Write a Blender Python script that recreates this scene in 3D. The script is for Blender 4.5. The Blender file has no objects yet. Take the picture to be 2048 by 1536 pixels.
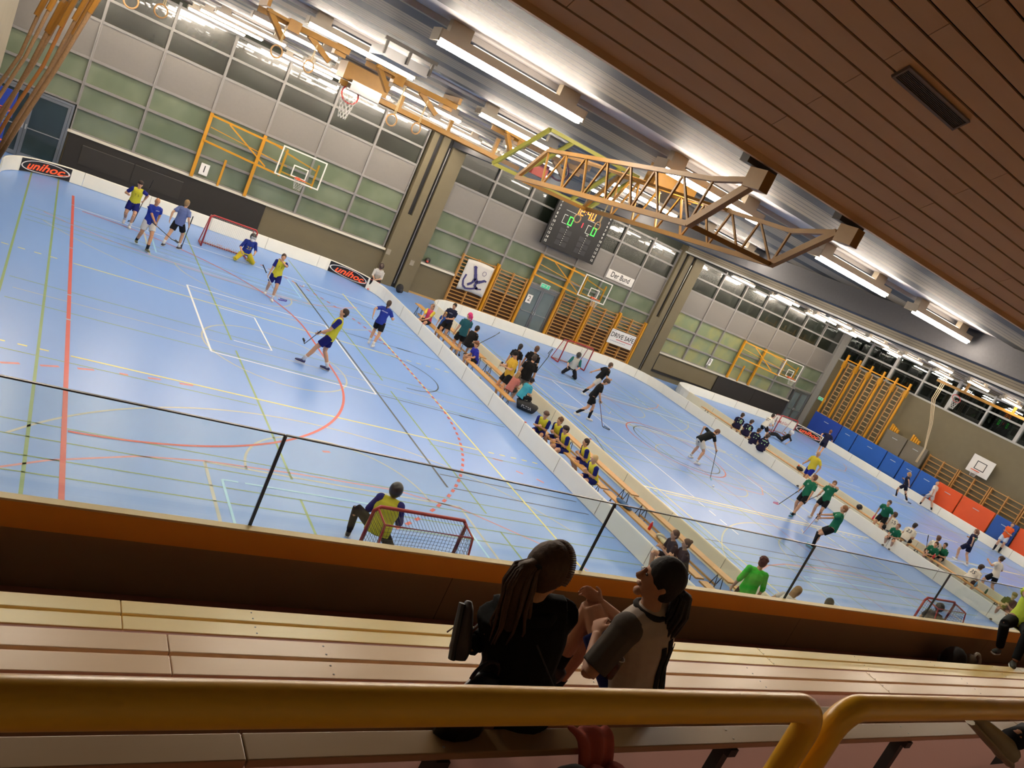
import bpy, math, random
from mathutils import Vector, Matrix
from math import sin, cos, pi, radians, sqrt, atan2
random.seed(7)
SC = bpy.context.scene
COL = SC.collection

# ------------------------------------------------------------ camera, world, exposure
CAMH = 5.9
RW = ((0.79489745, -0.44389313, 0.41363865), (0.2360872, -0.4017273, -0.88480394), (0.55892833, 0.80098319, -0.21453452))
FPX = 1554.64
cd = bpy.data.cameras.new('camera'); cam = bpy.data.objects.new('camera', cd); COL.objects.link(cam)
cd.sensor_width = 36; cd.lens = FPX/2048*36; cd.clip_start = .05; cd.clip_end = 200
cam.matrix_world = Matrix(((RW[0][0], -RW[1][0], -RW[2][0], 0), (RW[0][1], -RW[1][1], -RW[2][1], 0), (RW[0][2], -RW[1][2], -RW[2][2], CAMH), (0, 0, 0, 1)))
SC.camera = cam
w = bpy.data.worlds.new('night'); SC.world = w; w.use_nodes = True
w.node_tree.nodes['Background'].inputs[0].default_value = (.012, .014, .02, 1)
w.node_tree.nodes['Background'].inputs[1].default_value = 1
SC.view_settings.view_transform = 'Standard'; SC.view_settings.look = 'None'
SC.view_settings.gamma = 1; SC.view_settings.use_curve_mapping = False
SC.view_settings.exposure = 0.0
SC.cycles.max_bounces = 6; SC.cycles.diffuse_bounces = 4; SC.cycles.glossy_bounces = 3
SC.cycles.transparent_max_bounces = 12; SC.cycles.caustics_reflective = False; SC.cycles.caustics_refractive = False
LAMP = 122.0          # emission of the ceiling tubes

# ------------------------------------------------------------ camera geometry helpers (pixel of the 2048x1536 photo -> point on a real plane)
def ray(u, v):
    a, b = (u-1024)/FPX, (v-768)/FPX
    return tuple(RW[0][i]*a+RW[1][i]*b+RW[2][i] for i in range(3))
def atz(u, v, z=0.):
    d = ray(u, v); t = (z-CAMH)/d[2]; return Vector((d[0]*t, d[1]*t, z))
def aty(u, v, y):
    d = ray(u, v); t = y/d[1]; return Vector((d[0]*t, y, CAMH+d[2]*t))
def atx(u, v, x):
    d = ray(u, v); t = x/d[0]; return Vector((x, d[1]*t, CAMH+d[2]*t))

# ------------------------------------------------------------ materials
def lin(h):
    h = h.lstrip('#'); o = []
    for i in (0, 2, 4):
        c = int(h[i:i+2], 16)/255
        o.append(c/12.92 if c <= .04045 else ((c+.055)/1.055)**2.4)
    return tuple(o)+(1,)
MATS = {}
def mat(hexc, rough=.6, metal=0., var=.06, scale=30., bump=0., emit=0., spec=.5, name=None):
    k = (hexc, rough, metal, var, scale, bump, emit, spec)
    if k in MATS: return MATS[k]
    m = bpy.data.materials.new(name or 'm_'+hexc.strip('#')); m.use_nodes = True
    nt = m.node_tree; N = nt.nodes; L = nt.links; b = N['Principled BSDF']
    c = lin(hexc)
    b.inputs['Roughness'].default_value = rough; b.inputs['Metallic'].default_value = metal
    b.inputs['Specular IOR Level'].default_value = spec
    tc = N.new('ShaderNodeTexCoord'); nz = N.new('ShaderNodeTexNoise'); nz.inputs['Scale'].default_value = scale
    L.new(tc.outputs['Object'], nz.inputs['Vector'])
    mx = N.new('ShaderNodeMix'); mx.data_type = 'RGBA'
    mx.inputs['A'].default_value = tuple(x*(1-var) for x in c[:3])+(1,); mx.inputs['B'].default_value = tuple(min(1, x*(1+var)) for x in c[:3])+(1,)
    L.new(nz.outputs['Fac'], mx.inputs['Factor']); L.new(mx.outputs['Result'], b.inputs['Base Color'])
    if bump:
        bp = N.new('ShaderNodeBump'); bp.inputs['Strength'].default_value = bump; bp.inputs['Distance'].default_value = .01
        L.new(nz.outputs['Fac'], bp.inputs['Height']); L.new(bp.outputs['Normal'], b.inputs['Normal'])
    if emit:
        b.inputs['Emission Color'].default_value = c; b.inputs['Emission Strength'].default_value = emit
    MATS[k] = m; return m
def cloth(h): return mat(h, .85, 0, .08, 25., .25, 0., .2)
def paint(h): return mat(h, .38, 0, .05, 12.)
def steel(h='#9a9a98'): return mat(h, .35, .8, .05, 10.)
def plank_mat(name, c1, c2, rough, axis=0, stretch=14., grooves=None, groove_dark=.25, joints=None, var2=None, spec=.4):
    """stretched wood grain along one axis; optional dark grooves across another axis (world metres)"""
    m = bpy.data.materials.new(name); m.use_nodes = True
    nt = m.node_tree; N = nt.nodes; L = nt.links; b = N['Principled BSDF']
    b.inputs['Roughness'].default_value = rough; b.inputs['Specular IOR Level'].default_value = spec
    g = N.new('ShaderNodeNewGeometry'); mp = N.new('ShaderNodeMapping')
    sc = [stretch, stretch, stretch]; sc[axis] = 1.2
    mp.inputs['Scale'].default_value = sc
    L.new(g.outputs['Position'], mp.inputs['Vector'])
    nz = N.new('ShaderNodeTexNoise'); nz.inputs['Scale'].default_value = 1.; nz.inputs['Detail'].default_value = 4
    L.new(mp.outputs['Vector'], nz.inputs['Vector'])
    mx = N.new('ShaderNodeMix'); mx.data_type = 'RGBA'; mx.inputs['A'].default_value = lin(c1); mx.inputs['B'].default_value = lin(c2)
    L.new(nz.outputs['Fac'], mx.inputs['Factor'])
    out = mx.outputs['Result']
    if grooves:
        ax, per, wd, ph = grooves
        sp = N.new('ShaderNodeSeparateXYZ'); L.new(g.outputs['Position'], sp.inputs['Vector'])
        def fr(a, p, ph_, wd_):
            d = N.new('ShaderNodeMath'); d.operation = 'MULTIPLY_ADD'; d.inputs[1].default_value = 1/p; d.inputs[2].default_value = ph_+100
            L.new(sp.outputs[a], d.inputs[0])
            f = N.new('ShaderNodeMath'); f.operation = 'FRACT'; L.new(d.outputs[0], f.inputs[0])
            c = N.new('ShaderNodeMath'); c.operation = 'LESS_THAN'; c.inputs[1].default_value = wd_; L.new(f.outputs[0], c.inputs[0])
            return c.outputs[0]
        fac = fr(ax, per, ph, wd)
        if joints:
            for (a2, p2, ph2, w2) in joints:
                o2 = fr(a2, p2, ph2, w2); mm = N.new('ShaderNodeMath'); mm.operation = 'MAXIMUM'
                L.new(fac, mm.inputs[0]); L.new(o2, mm.inputs[1]); fac = mm.outputs[0]
        m2 = N.new('ShaderNodeMix'); m2.data_type = 'RGBA'
        m2.inputs['B'].default_value = tuple(x*groove_dark for x in lin(c1)[:3])+(1,)
        L.new(fac, m2.inputs['Factor']); L.new(out, m2.inputs['A']); out = m2.outputs['Result']
    L.new(out, b.inputs['Base Color']); return m
def glass_mat(name, tint, refl=1.0, rough=0.0):
    m = bpy.data.materials.new(name); m.use_nodes = True; N = m.node_tree.nodes; L = m.node_tree.links
    N.remove(N['Principled BSDF']); t = N.new('ShaderNodeBsdfTransparent'); t.inputs[0].default_value = lin(tint)
    gl = N.new('ShaderNodeBsdfGlossy'); gl.inputs['Roughness'].default_value = rough; gl.inputs[0].default_value = (.9, .95, 1, 1)
    lw = N.new('ShaderNodeLayerWeight'); lw.inputs['Blend'].default_value = .5
    pw_ = N.new('ShaderNodeMath'); pw_.operation = 'POWER'; pw_.inputs[1].default_value = 5; L.new(lw.outputs['Facing'], pw_.inputs[0])
    ml = N.new('ShaderNodeMath'); ml.operation = 'MULTIPLY_ADD'; ml.inputs[1].default_value = .5*refl; ml.inputs[2].default_value = .035*refl; L.new(pw_.outputs[0], ml.inputs[0])
    mx = N.new('ShaderNodeMixShader'); L.new(ml.outputs[0], mx.inputs[0]); L.new(t.outputs[0], mx.inputs[1]); L.new(gl.outputs[0], mx.inputs[2])
    L.new(mx.outputs[0], N['Material Output'].inputs[0]); return m

# ------------------------------------------------------------ mesh builder
class M:
    def __init__(s): s.v = []; s.f = []; s.m = []; s.mi = 0
    def add(s, vs, fs):
        o = len(s.v); s.v += [tuple(x) for x in vs]; s.f += [tuple(i+o for i in f) for f in fs]; s.m += [s.mi]*len(fs); return s
    def bx(s, x0, x1, y0, y1, z0, z1):
        return s.add([(x0, y0, z0), (x1, y0, z0), (x1, y1, z0), (x0, y1, z0), (x0, y0, z1), (x1, y0, z1), (x1, y1, z1), (x0, y1, z1)],
                     [(0, 3, 2, 1), (4, 5, 6, 7), (0, 1, 5, 4), (1, 2, 6, 5), (2, 3, 7, 6), (3, 0, 4, 7)])
    def obox(s, c, sx, sy, sz, R=None):
        vs = []
        for dz in (-1, 1):
            for dx, dy in ((-1, -1), (1, -1), (1, 1), (-1, 1)):
                p = Vector((dx*sx/2, dy*sy/2, dz*sz/2)); p = (R @ p if R else p)+Vector(c); vs.append(p)
        return s.add(vs, [(0, 3, 2, 1), (4, 5, 6, 7), (0, 1, 5, 4), (1, 2, 6, 5), (2, 3, 7, 6), (3, 0, 4, 7)])
    def bar(s, a, b, w, h=None, up=(0, 0, 1)):
        a = Vector(a); b = Vector(b); h = h or w; d = (b-a); l = d.length
        if l < 1e-6: return s
        d /= l; u = Vector(up)
        if abs(d.dot(u)) > .97: u = Vector((1, 0, 0))
        r = d.cross(u).normalized(); u = r.cross(d).normalized()
        R = Matrix((r, d, u)).transposed()
        return s.obox((a+b)/2, w, l, h, R)
    def tube(s, pts, rad, seg=8, xd=None, cap=True):
        pts = [Vector(p) for p in pts]; n = len(pts)
        if not isinstance(rad, (list, tuple)): rad = [rad]*n
        vs = []; prev = Vector(xd) if xd is not None else None
        for i, p in enumerate(pts):
            if i == 0: t = pts[1]-pts[0]
            elif i == n-1: t = pts[-1]-pts[-2]
            else: t = (pts[i+1]-p).normalized()+(p-pts[i-1]).normalized()
            if t.length < 1e-9: t = Vector((0, 0, 1))
            t.normalize()
            if prev is None:
                prev = Vector((0, 0, 1)) if abs(t.z) < .9 else Vector((1, 0, 0))
                prev = t.cross(prev)
            x = prev-t*prev.dot(t)
            if x.length < 1e-6: x = t.orthogonal()
            x.normalize(); y = t.cross(x); prev = x
            r = rad[i]; rx, ry = (r if isinstance(r, (list, tuple)) else (r, r))
            for k in range(seg):
                a = 2*pi*k/seg; vs.append(p+x*(rx*cos(a))+y*(ry*sin(a)))
        fs = []
        for i in range(n-1):
            for k in range(seg):
                k2 = (k+1) % seg; fs.append((i*seg+k, i*seg+k2, (i+1)*seg+k2, (i+1)*seg+k))
        if cap: fs.append(tuple(range(seg-1, -1, -1))); fs.append(tuple((n-1)*seg+k for k in range(seg)))
        return s.add(vs, fs)
    def ell(s, c, r, R=None, nu=14, nv=9):
        c = Vector(c); vs = []; fs = []
        def T(p):
            p = Vector(p); return (R @ p if R else p)+c
        vs.append(T((0, 0, r[2])))
        for j in range(1, nv):
            t = pi*j/nv
            for i in range(nu):
                a = 2*pi*i/nu; vs.append(T((r[0]*sin(t)*cos(a), r[1]*sin(t)*sin(a), r[2]*cos(t))))
        vs.append(T((0, 0, -r[2]))); last = len(vs)-1
        for i in range(nu): fs.append((0, 1+i, 1+(i+1) % nu))
        for j in range(nv-2):
            for i in range(nu):
                a = 1+j*nu+i; b = 1+j*nu+(i+1) % nu; fs.append((a, a+nu, b+nu, b))
        o = 1+(nv-2)*nu
        for i in range(nu): fs.append((o+i, last, o+(i+1) % nu))
        return s.add(vs, fs)
    def torus(s, c, R0, r, R=None, n=20, m=6, a0=0, a1=2*pi):
        full = abs(a1-a0-2*pi) < 1e-6
        pts = []
        for i in range(n+(0 if full else 1)):
            a = a0+(a1-a0)*i/n; p = Vector((R0*cos(a), R0*sin(a), 0)); pts.append((R @ p if R else p)+Vector(c))
        if full: pts.append(pts[0])
        return s.tube(pts, r, m, cap=not full)
    def build(s, name, mats, parent=None, smooth=False, **tags):
        me = bpy.data.meshes.new(name); me.from_pydata(s.v, [], s.f)
        for m in (mats if isinstance(mats, (list, tuple)) else [mats]): me.materials.append(m)
        if any(s.m): me.polygons.foreach_set('material_index', s.m)
        if smooth: me.polygons.foreach_set('use_smooth', [True]*len(s.f))
        me.update(); o = bpy.data.objects.new(name, me); COL.objects.link(o)
        if parent is not None: o.parent = parent
        for k, v in tags.items(): o[k] = v
        return o
def thing(name, label, cat, loc=(0, 0, 0), rz=0., group=None):
    o = bpy.data.objects.new(name, None); COL.objects.link(o); o.empty_display_size = .1
    o.location = loc; o.rotation_euler = (0, 0, rz); o['label'] = label; o['category'] = cat
    if group: o['group'] = group
    return o
def dup(src, name=None, label=None, group=None, offset=(0, 0, 0), mir=None):
    r = src.copy(); COL.objects.link(r); r.location = Vector(src.location)+Vector(offset)
    if label: r['label'] = label
    if group: r['group'] = group
    def kids(a, b):
        for ch in list(a.children):
            c = ch.copy(); COL.objects.link(c); c.parent = b; kids(ch, c)
    kids(src, r); return r
TXT = {}
def text_data(s, bold=0.0, shear=0.0):
    k = (s, bold, shear)
    if k in TXT: return TXT[k]
    c = bpy.data.curves.new('t', 'FONT'); c.body = s; c.size = 1; c.align_x = 'CENTER'; c.align_y = 'CENTER'; c.offset = bold; c.shear = shear; c.resolution_u = 3
    o = bpy.data.objects.new('t', c); me = o.to_mesh()
    vs = [tuple(v.co) for v in me.vertices]; fs = [tuple(p.vertices) for p in me.polygons]
    o.to_mesh_clear(); bpy.data.objects.remove(o); bpy.data.curves.remove(c)
    TXT[k] = (vs, fs); return TXT[k]
def put_text(mb, s, size, fn, bold=0., shear=0., sx=1.):
    """fn maps (x, y) on the sign, metres, to a point"""
    vs, fs = text_data(s, bold, shear)
    mb.add([fn(v[0]*size*sx, v[1]*size) for v in vs], fs)
def plane_fn(c, right, up):
    c = Vector(c); right = Vector(right); up = Vector(up)
    return lambda x, y: c+right*x+up*y
ORD = ['first', 'second', 'third', 'fourth', 'fifth', 'sixth', 'seventh', 'eighth', 'ninth', 'tenth', 'eleventh', 'twelfth']
# ============================================================ THE HALL
XL, XR, YB, YN, ZC = -2.2, 45.2, 32.5, 3.9, 7.1
def floor_mat():
    m = bpy.data.materials.new('sports_floor'); m.use_nodes = True; N = m.node_tree.nodes; L = m.node_tree.links; b = N['Principled BSDF']
    g = N.new('ShaderNodeNewGeometry'); nz = N.new('ShaderNodeTexNoise'); nz.inputs['Scale'].default_value = .35; nz.inputs['Detail'].default_value = 3
    L.new(g.outputs['Position'], nz.inputs['Vector'])
    mx = N.new('ShaderNodeMix'); mx.data_type = 'RGBA'; mx.inputs['A'].default_value = lin('#749ee2'); mx.inputs['B'].default_value = lin('#7ba5e8')
    L.new(nz.outputs['Fac'], mx.inputs['Factor']); L.new(mx.outputs['Result'], b.inputs['Base Color'])
    mp = N.new('ShaderNodeMapping'); mp.inputs['Scale'].default_value = (3, .6, 1); L.new(g.outputs['Position'], mp.inputs['Vector'])
    n2 = N.new('ShaderNodeTexNoise'); n2.inputs['Scale'].default_value = 1.; n2.inputs['Detail'].default_value = 5; L.new(mp.outputs['Vector'], n2.inputs['Vector'])
    mr = N.new('ShaderNodeMapRange'); mr.inputs['To Min'].default_value = .26; mr.inputs['To Max'].default_value = .34; L.new(n2.outputs['Fac'], mr.inputs['Value'])
    L.new(mr.outputs['Result'], b.inputs['Roughness']); b.inputs['Specular IOR Level'].default_value = .5
    return m
ST = dict(kind='structure')
fl = M().bx(XL-.3, XR+.3, YN-3.9, YB+.3, -.2, 0).build('floor', floor_mat(), **ST)

# ---- markings: strips lying on the floor, one object per colour, children of the floor
LINES = {}
def strip(col, pts, w, lift=.0):
    pts = [Vector((p[0], p[1])) for p in pts]; b = LINES.setdefault(col, M())
    z = .002+lift
    for i in range(len(pts)-1):
        a, c = pts[i], pts[i+1]; d = (c-a)
        if d.length < 1e-5: continue
        d.normalize(); n = Vector((-d.y, d.x))*(w/2)
        b.add([(a.x+n.x, a.y+n.y, z), (a.x-n.x, a.y-n.y, z), (c.x-n.x, c.y-n.y, z), (c.x+n.x, c.y+n.y, z)], [(0, 1, 2, 3)])
def arc(cx, cy, r, a0, a1, n=40): return [(cx+r*cos(radians(a0+(a1-a0)*i/n)), cy+r*sin(radians(a0+(a1-a0)*i/n))) for i in range(n+1)]
def vx(col, x, y0, y1, w=.05, l=0): strip(col, [(x, y0), (x, y1)], w, l)
def hy(col, y, x0, x1, w=.05, l=0): strip(col, [(x0, y), (x1, y)], w, l)
def dash(col, pts, w, on, off, l=0):
    acc = 0; on_ = True; need = on; seg = []
    cur = Vector(pts[0]); seg = [cur.copy()]
    for p in pts[1:]:
        p = Vector(p)
        while (p-cur).length >= need:
            q = cur+(p-cur).normalized()*need
            if on_: seg.append(q); strip(col, seg, w, l)
            cur = q; on_ = not on_; need = on if on_ else off; seg = [q.copy()]
        need -= (p-cur).length; cur = p
        if on_: seg.append(p.copy())
G, RD, YL, BK, WH, BE, LB, PK, CR = '#7f9d63', '#c8483e', '#e8e07e', '#2c3542', '#eef0f4', '#b9bcb4', '#9fd6f3', '#d48f96', '#ece3c0'
for k in range(3):
    ox = 15.8*k
    for x in (.09, .88): vx(G, x+ox, 5.2, 31.5, .05)
    for x in (4.86, 8.98):
        vx(G, x+ox, 18.5, 30.5, .045); vx(G, x+ox, 11.75, 17.8, .045); vx(G, x+ox, 5.2, 11.1, .045)
    for y in (18.82, 17.42, 12.12, 11.65, 11.08, 10.62, 24.1, 24.55, 25.12, 25.6): hy(G, y, .2+ox, 12.5+ox, .03)
    hy(G, 14.74, .15+ox, 4.8+ox, .03); hy(G, 14.74, 8.9+ox, 12.3+ox, .03)
    hy(BE, 18.12, .3+ox, 12.4+ox, .03)
    for y in (15.08, 21.16):
        hy(YL, y, 1.4+ox, 10.42+ox, .05, .001)
        for i in range(4): hy(YL, y, -.12+.34*i+ox, .03+.34*i+ox, .05)
        for i in range(5): hy(YL, y, 10.75+.35*i+ox, 10.92+.35*i+ox, .05)
    vx(YL, 10.46+ox, 9.1, 27.6, .05, .001)
    strip(BE, arc(5.92+ox, 18.1, 1.8, 0, 360), .045)
    for sg in (1, -1):
        Y = lambda y: 18.1+sg*(y-18.1)
        a = [(p[0]+ox, Y(p[1])) for p in arc(5.9, 7.95, 6.45, 35, 145)]; strip(BE, a, .045)
        a = [(p[0]+ox, Y(p[1])) for p in arc(5.88, 11.84, 1.8, 0, 180)]; strip(BE, a, .045)
        strip(BE, [(3.39+ox, Y(9.1)), (3.39+ox, Y(11.84)), (8.38+ox, Y(11.84)), (8.38+ox, Y(9.1))], .055)
        strip(LB, [(3.6+ox, Y(9.1)), (3.6+ox, Y(11.33)), (3.86+ox, Y(11.33))], .045, .001); strip(LB, [(3.97+ox, Y(11.33)), (8.17+ox, Y(11.33)), (8.17+ox, Y(9.1))], .045, .001)
        a = [(.61, 10.66), (1.16, 11.05), (2.34, 11.62), (3.4, 11.87), (5.06, 12.0), (6.99, 12.06), (8.4, 11.76), (9.82, 10.87), (10.6, 10.1)]
        strip(PK, [(p[0]+ox, Y(p[1])) for p in a], .045)
hy(WH, 27.4, 1.39, 12.0, .05)
vx(RD, 1.34, 5.2, 29, .075, .002)
for y in (27.6, 25.0, 22.5, 18.6, 17.0): hy('#8fb0d6', y, 1.28, 1.4, .06, .004)
strip(WH, [(4.22, 22.3), (4.22, 17.3), (8.36, 17.25), (8.36, 22.4), (4.22, 22.3)], .05, .001)
strip(WH, [(4.92, 20.98), (5.88, 20.98), (5.88, 18.52), (4.92, 18.52)], .04, .001)
vx(BK, 8.44, 12.62, 26.9, .055, .001)
for y, x0, x1 in ((13.2, 8.5, 12.4), (12.63, 8.6, 12.4), (17.26, 8.5, 12.45), (22.25, 8.5, 12.5), (26.7, 8.7, 12.3)): hy(BK, y, x0, x1, .035)
hy(BK, 17.26, 10.9, 11.4, .08); hy(BK, 22.25, 10.8, 11.3, .08)
strip(BK, arc(9.82, 19.8, 1.38, 95, -95), .04)
strip(RD, arc(1.39, 18.1, 6.06, -90, 0)+arc(1.39, 21.1, 6.06, 0, 88), .06, .002)
dash(RD, arc(1.39, 18.1, 9.06, -58, 0)+arc(1.39, 21.1, 9.06, 0, 60), .07, .17, .17, .003)
for q in ([(0, 725), (39, 727)], [(80, 731), (118, 733)], [(155, 737), (188, 740)], [(239, 747), (256, 750)], [(296, 756), (321, 759)], [(359, 767), (386, 771)], [(645, 903), (660, 904)],
          [(985, 917), (1005, 922)], [(1032, 942), (1046, 948)], [(1073, 958), (1088, 966)], [(645, 560), (690, 600)]):
    a, b = atz(*q[0]), atz(*q[1])
    if (a-b).length < 1.5: strip('#cf7f88', [a, b], .07)
# court 2 extras
vx(WH, 18.67, 15.3, 24.3, .05, .001); vx(WH, 24.82, 15.3, 24.5, .05, .001); hy(WH, 24.4, 16.2, 28.8, .045, .001)
hy(CR, 15.25, 16.4, 28.6, .07, .001); hy(CR, 21.36, 17.1, 26.5, .05, .001); vx(YL, 17.03, 9.5, 23.1, .05, .001)
for y in (15, 14.5, 14, 13.5): vx(WH, 18.59, y-.3, y, .05); vx(WH, 24.85, y-.3, y, .05)
for y in (24.9, 25.4, 25.9): vx(WH, 24.7, y-.25, y, .05)
strip(RD, arc(21.85, 19.75, 2.05, 0, 360), .05, .001); strip(BK, arc(21.9, 19.75, 1.78, 0, 360), .045, .001)
vx('#b05a6a', 21.75, 5.5, 28.5, .03, .001); strip(BK, [(16.2, 22.9), (16.75, 21.6), (17.06, 20.17), (16.9, 18.6), (16.35, 17.2)], .04)
hy(BK, 12.5, 16.3, 26.3, .035); strip(PK, [(21.9, 17.4), (22.6, 17.1), (24.2, 17.1), (25.0, 17.9), (25.1, 18.8)], .05)
# court 3 extras
for (a, b) in (((1652, 950), (1912, 1085)), ((1680, 962), (1720, 975)), ((1900, 1120), (2040, 1150)), ((1831, 1064), (1915, 1085)), ((1450, 800), (1530, 835))):
    strip(WH, [atz(*a), atz(*b)], .05, .001)
for c, b in LINES.items():
    b.build('floor_marking', mat(c, .35, 0, .04, 8.), fl, **ST)

# ---- walls
wallc = plank_mat('painted_wall', '#655c46', '#6c634c', .7, 0, 3.)
M().bx(XL, XR, YB+.12, YB+.3, 0, ZC+1.2).build('wall_back', mat('#3c4038', .8), **ST)
lo = M()
for a, b in ((.78, 21.0), (22.98, 43.28)): lo.bx(a, b, YB, YB+.12, 0, 1.46)
lo.build('wall_back_dado', wallc, **ST)
M().bx(.74, 13.35, YB-.12, YB+.1, 1.44, 1.53).build('trim_1', paint('#d8d2c2'), **ST)
M().bx(15.1, 17.0, YB-.12, YB+.1, 1.44, 1.53).build('trim_2', paint('#d8d2c2'), **ST)
M().bx(30.95, 43.3, YB-.12, YB+.1, 1.44, 1.53).build('trim_3', paint('#c9c4b6'), **ST)
M().bx(15.1, 29.0, YB-.03, YB, 0, .08).build('baseboard_back', mat('#b08a50', .5), **ST)
blk = mat('#141414', .6)
for ox, n in ((0, 1), (15.72, 2)):
    p = M(); y0 = YB-.25
    p.bx(13.35+ox, 13.62+ox, y0, YB+.1, 0, ZC+.3); p.bx(13.84+ox, 14.18+ox, y0, YB+.1, 0, ZC+.3); p.bx(14.42+ox, 15.1+ox, y0, YB+.1, 0, ZC+.3)
    p.bx(13.62+ox, 13.84+ox, y0+.002, YB+.1, 0, 3.3); p.build('wall_pillar', wallc, **ST)
    M().bx(13.62+ox, 13.84+ox, y0+.12, YB+.1, 3.3, ZC+.3).bx(14.18+ox, 14.42+ox, y0+.12, YB+.1, 0, ZC+.3).build('trim_slot', blk, **ST)
    M().bx(14.26+ox, 14.3+ox, y0-.01, y0+.1, .2, 6.6).build('trim_track', steel('#8a8a88'), **ST)
M().bx(XR, XR+.2, YN-4, YB+.3, 0, 5.25).build('wall_right', wallc, **ST)
M().bx(XL-.2, XL, 21.9, YB+.3, 0, 8).bx(XL-.2, -1.05, 3, 21.9, 0, 8).build('wall_left', plank_mat('left_wall', '#837760', '#8d8169', .7, 2, 3., grooves=(1, 1.24, .012, .3), groove_dark=.4), **ST)
M().bx(XR+1.5, XR+1.6, 0, YB+.5, 0, 9).build('wall_outer', mat('#0b0f0c', .9), **ST)

# ---- glazing
frm = paint('#827f7c'); frd = steel('#8b8f92')
def pane_mat(name, c1, c2, rough, sc=.8):
    m = bpy.data.materials.new(name); m.use_nodes = True; N = m.node_tree.nodes; L = m.node_tree.links; b = N['Principled BSDF']
    g = N.new('ShaderNodeNewGeometry'); mp = N.new('ShaderNodeMapping'); mp.inputs['Scale'].default_value = (sc, sc, sc*.8); L.new(g.outputs['Position'], mp.inputs['Vector'])
    nz = N.new('ShaderNodeTexNoise'); nz.inputs['Scale'].default_value = 1.; nz.inputs['Detail'].default_value = 2; L.new(mp.outputs['Vector'], nz.inputs['Vector'])
    cr = N.new('ShaderNodeValToRGB'); cr.color_ramp.elements[0].position = .4; cr.color_ramp.elements[1].position = .62
    cr.color_ramp.elements[0].color = lin(c1); cr.color_ramp.elements[1].color = lin(c2)
    L.new(nz.outputs['Fac'], cr.inputs['Fac']); L.new(cr.outputs['Color'], b.inputs['Base Color']); b.inputs['Roughness'].default_value = rough
    b.inputs['Coat Weight'].default_value = .6; b.inputs['Coat Roughness'].default_value = .02; b.inputs['Specular IOR Level'].default_value = .5
    return m
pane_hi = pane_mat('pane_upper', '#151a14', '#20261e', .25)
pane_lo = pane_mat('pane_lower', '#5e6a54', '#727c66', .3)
pane_lo3 = pane_mat('pane_lower_coloured', '#7a8668', '#8c8f62', .3, 1.4)
pane_door = pane_mat('pane_door', '#222f31', '#2c3a3b', .2)
pane_night = pane_mat('pane_night', '#060a08', '#0c130e', .15)
white_panel = paint('#74706b')
WN = [0]
def window(x0, x1, lo_z=1.53, lowm=None, skip_lower=False, y=YB):
    WN[0] += 1
    f = M(); t = .045; zs = [lo_z, 2.36, 3.2, 4.06] if not skip_lower else [3.2, 4.06]
    zs = [z for z in zs]+[5.36, 6.13, 6.95]
    f.bx(x0+.002, x0+t, y-.08, y+.1, zs[0], 7.1); f.bx(x1-t, x1-.002, y-.08, y+.1, zs[0], 7.1)
    for z in zs: f.bx(x0+t, x1-t, y-.06, y+.1, z-.045, z+.045)
    o = f.build('window_%d' % WN[0], frm, **ST)
    for i in range(len(zs)-1):
        a, b = zs[i]+.045, zs[i+1]-.045
        if zs[i] == 4.06: M().bx(x0+t, x1-t, y-.02, y+.1, a-.02, b+.02).build('panel', white_panel, o, label='light grey opaque panel between the panes'); continue
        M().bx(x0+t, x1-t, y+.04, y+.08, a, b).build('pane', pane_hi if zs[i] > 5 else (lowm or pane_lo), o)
xs1 = [-1.9, .8]+[.8+2.075*i for i in range(1, 7)]
for i in range(len(xs1)-1):
    if i == 0: window(xs1[0], xs1[1], skip_lower=False, lo_z=2.42)
    else: window(xs1[i], xs1[i+1])
w2 = (29.07-15.1)/7
for i in range(7): window(15.1+w2*i, 15.1+w2*(i+1), lo_z=(1.53 if i != 3 else 2.5))
w3 = (45.1-30.85)/7
for i in range(7): window(30.85+w3*i, 30.85+w3*(i+1), lowm=(pane_lo3 if i < 5 else None), lo_z=(1.53 if i != 6 else 2.45))
# right end wall windows (night outside)
for i in range(10):
    y1 = 32.35-2.05*i; y0 = y1-2.05; WN[0] += 1
    f = M(); x = XR
    tk = .13 if i % 2 else .05
    f.bx(x-.05, x+.2, y0, y0+tk, 5.25, 7.15); f.bx(x-.05, x+.2, y1-.05, y1, 5.25, 7.15)
    for z in (5.3, 6.25, 7.05): f.bx(x-.03, x+.2, y0+tk, y1-.05, z-.05, z+.05)
    o = f.build('window_%d' % WN[0], paint('#a3a29e'), **ST)
    for a, b in ((5.35, 6.2), (6.3, 7.0)): M().bx(x+.08, x+.1, y0+tk, y1-.05, a, b).build('pane', glass_mat('night_glass', '#c8d0cc', 1.6) if WN[0] == 22 else bpy.data.materials['night_glass'], o)
M().bx(XR-.04, XR+.2, -1, 11.85, 5.25, 8).bx(XR+.0, XR+.2, -1, YB+.3, 7.1, 8.2).build('wall_right_upper', wallc, **ST)
M().bx(XR-.06, XR+.1, 32.0, 32.45, .0, 7.1).build('trim_corner', paint('#8f8d88'), **ST)
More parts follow.
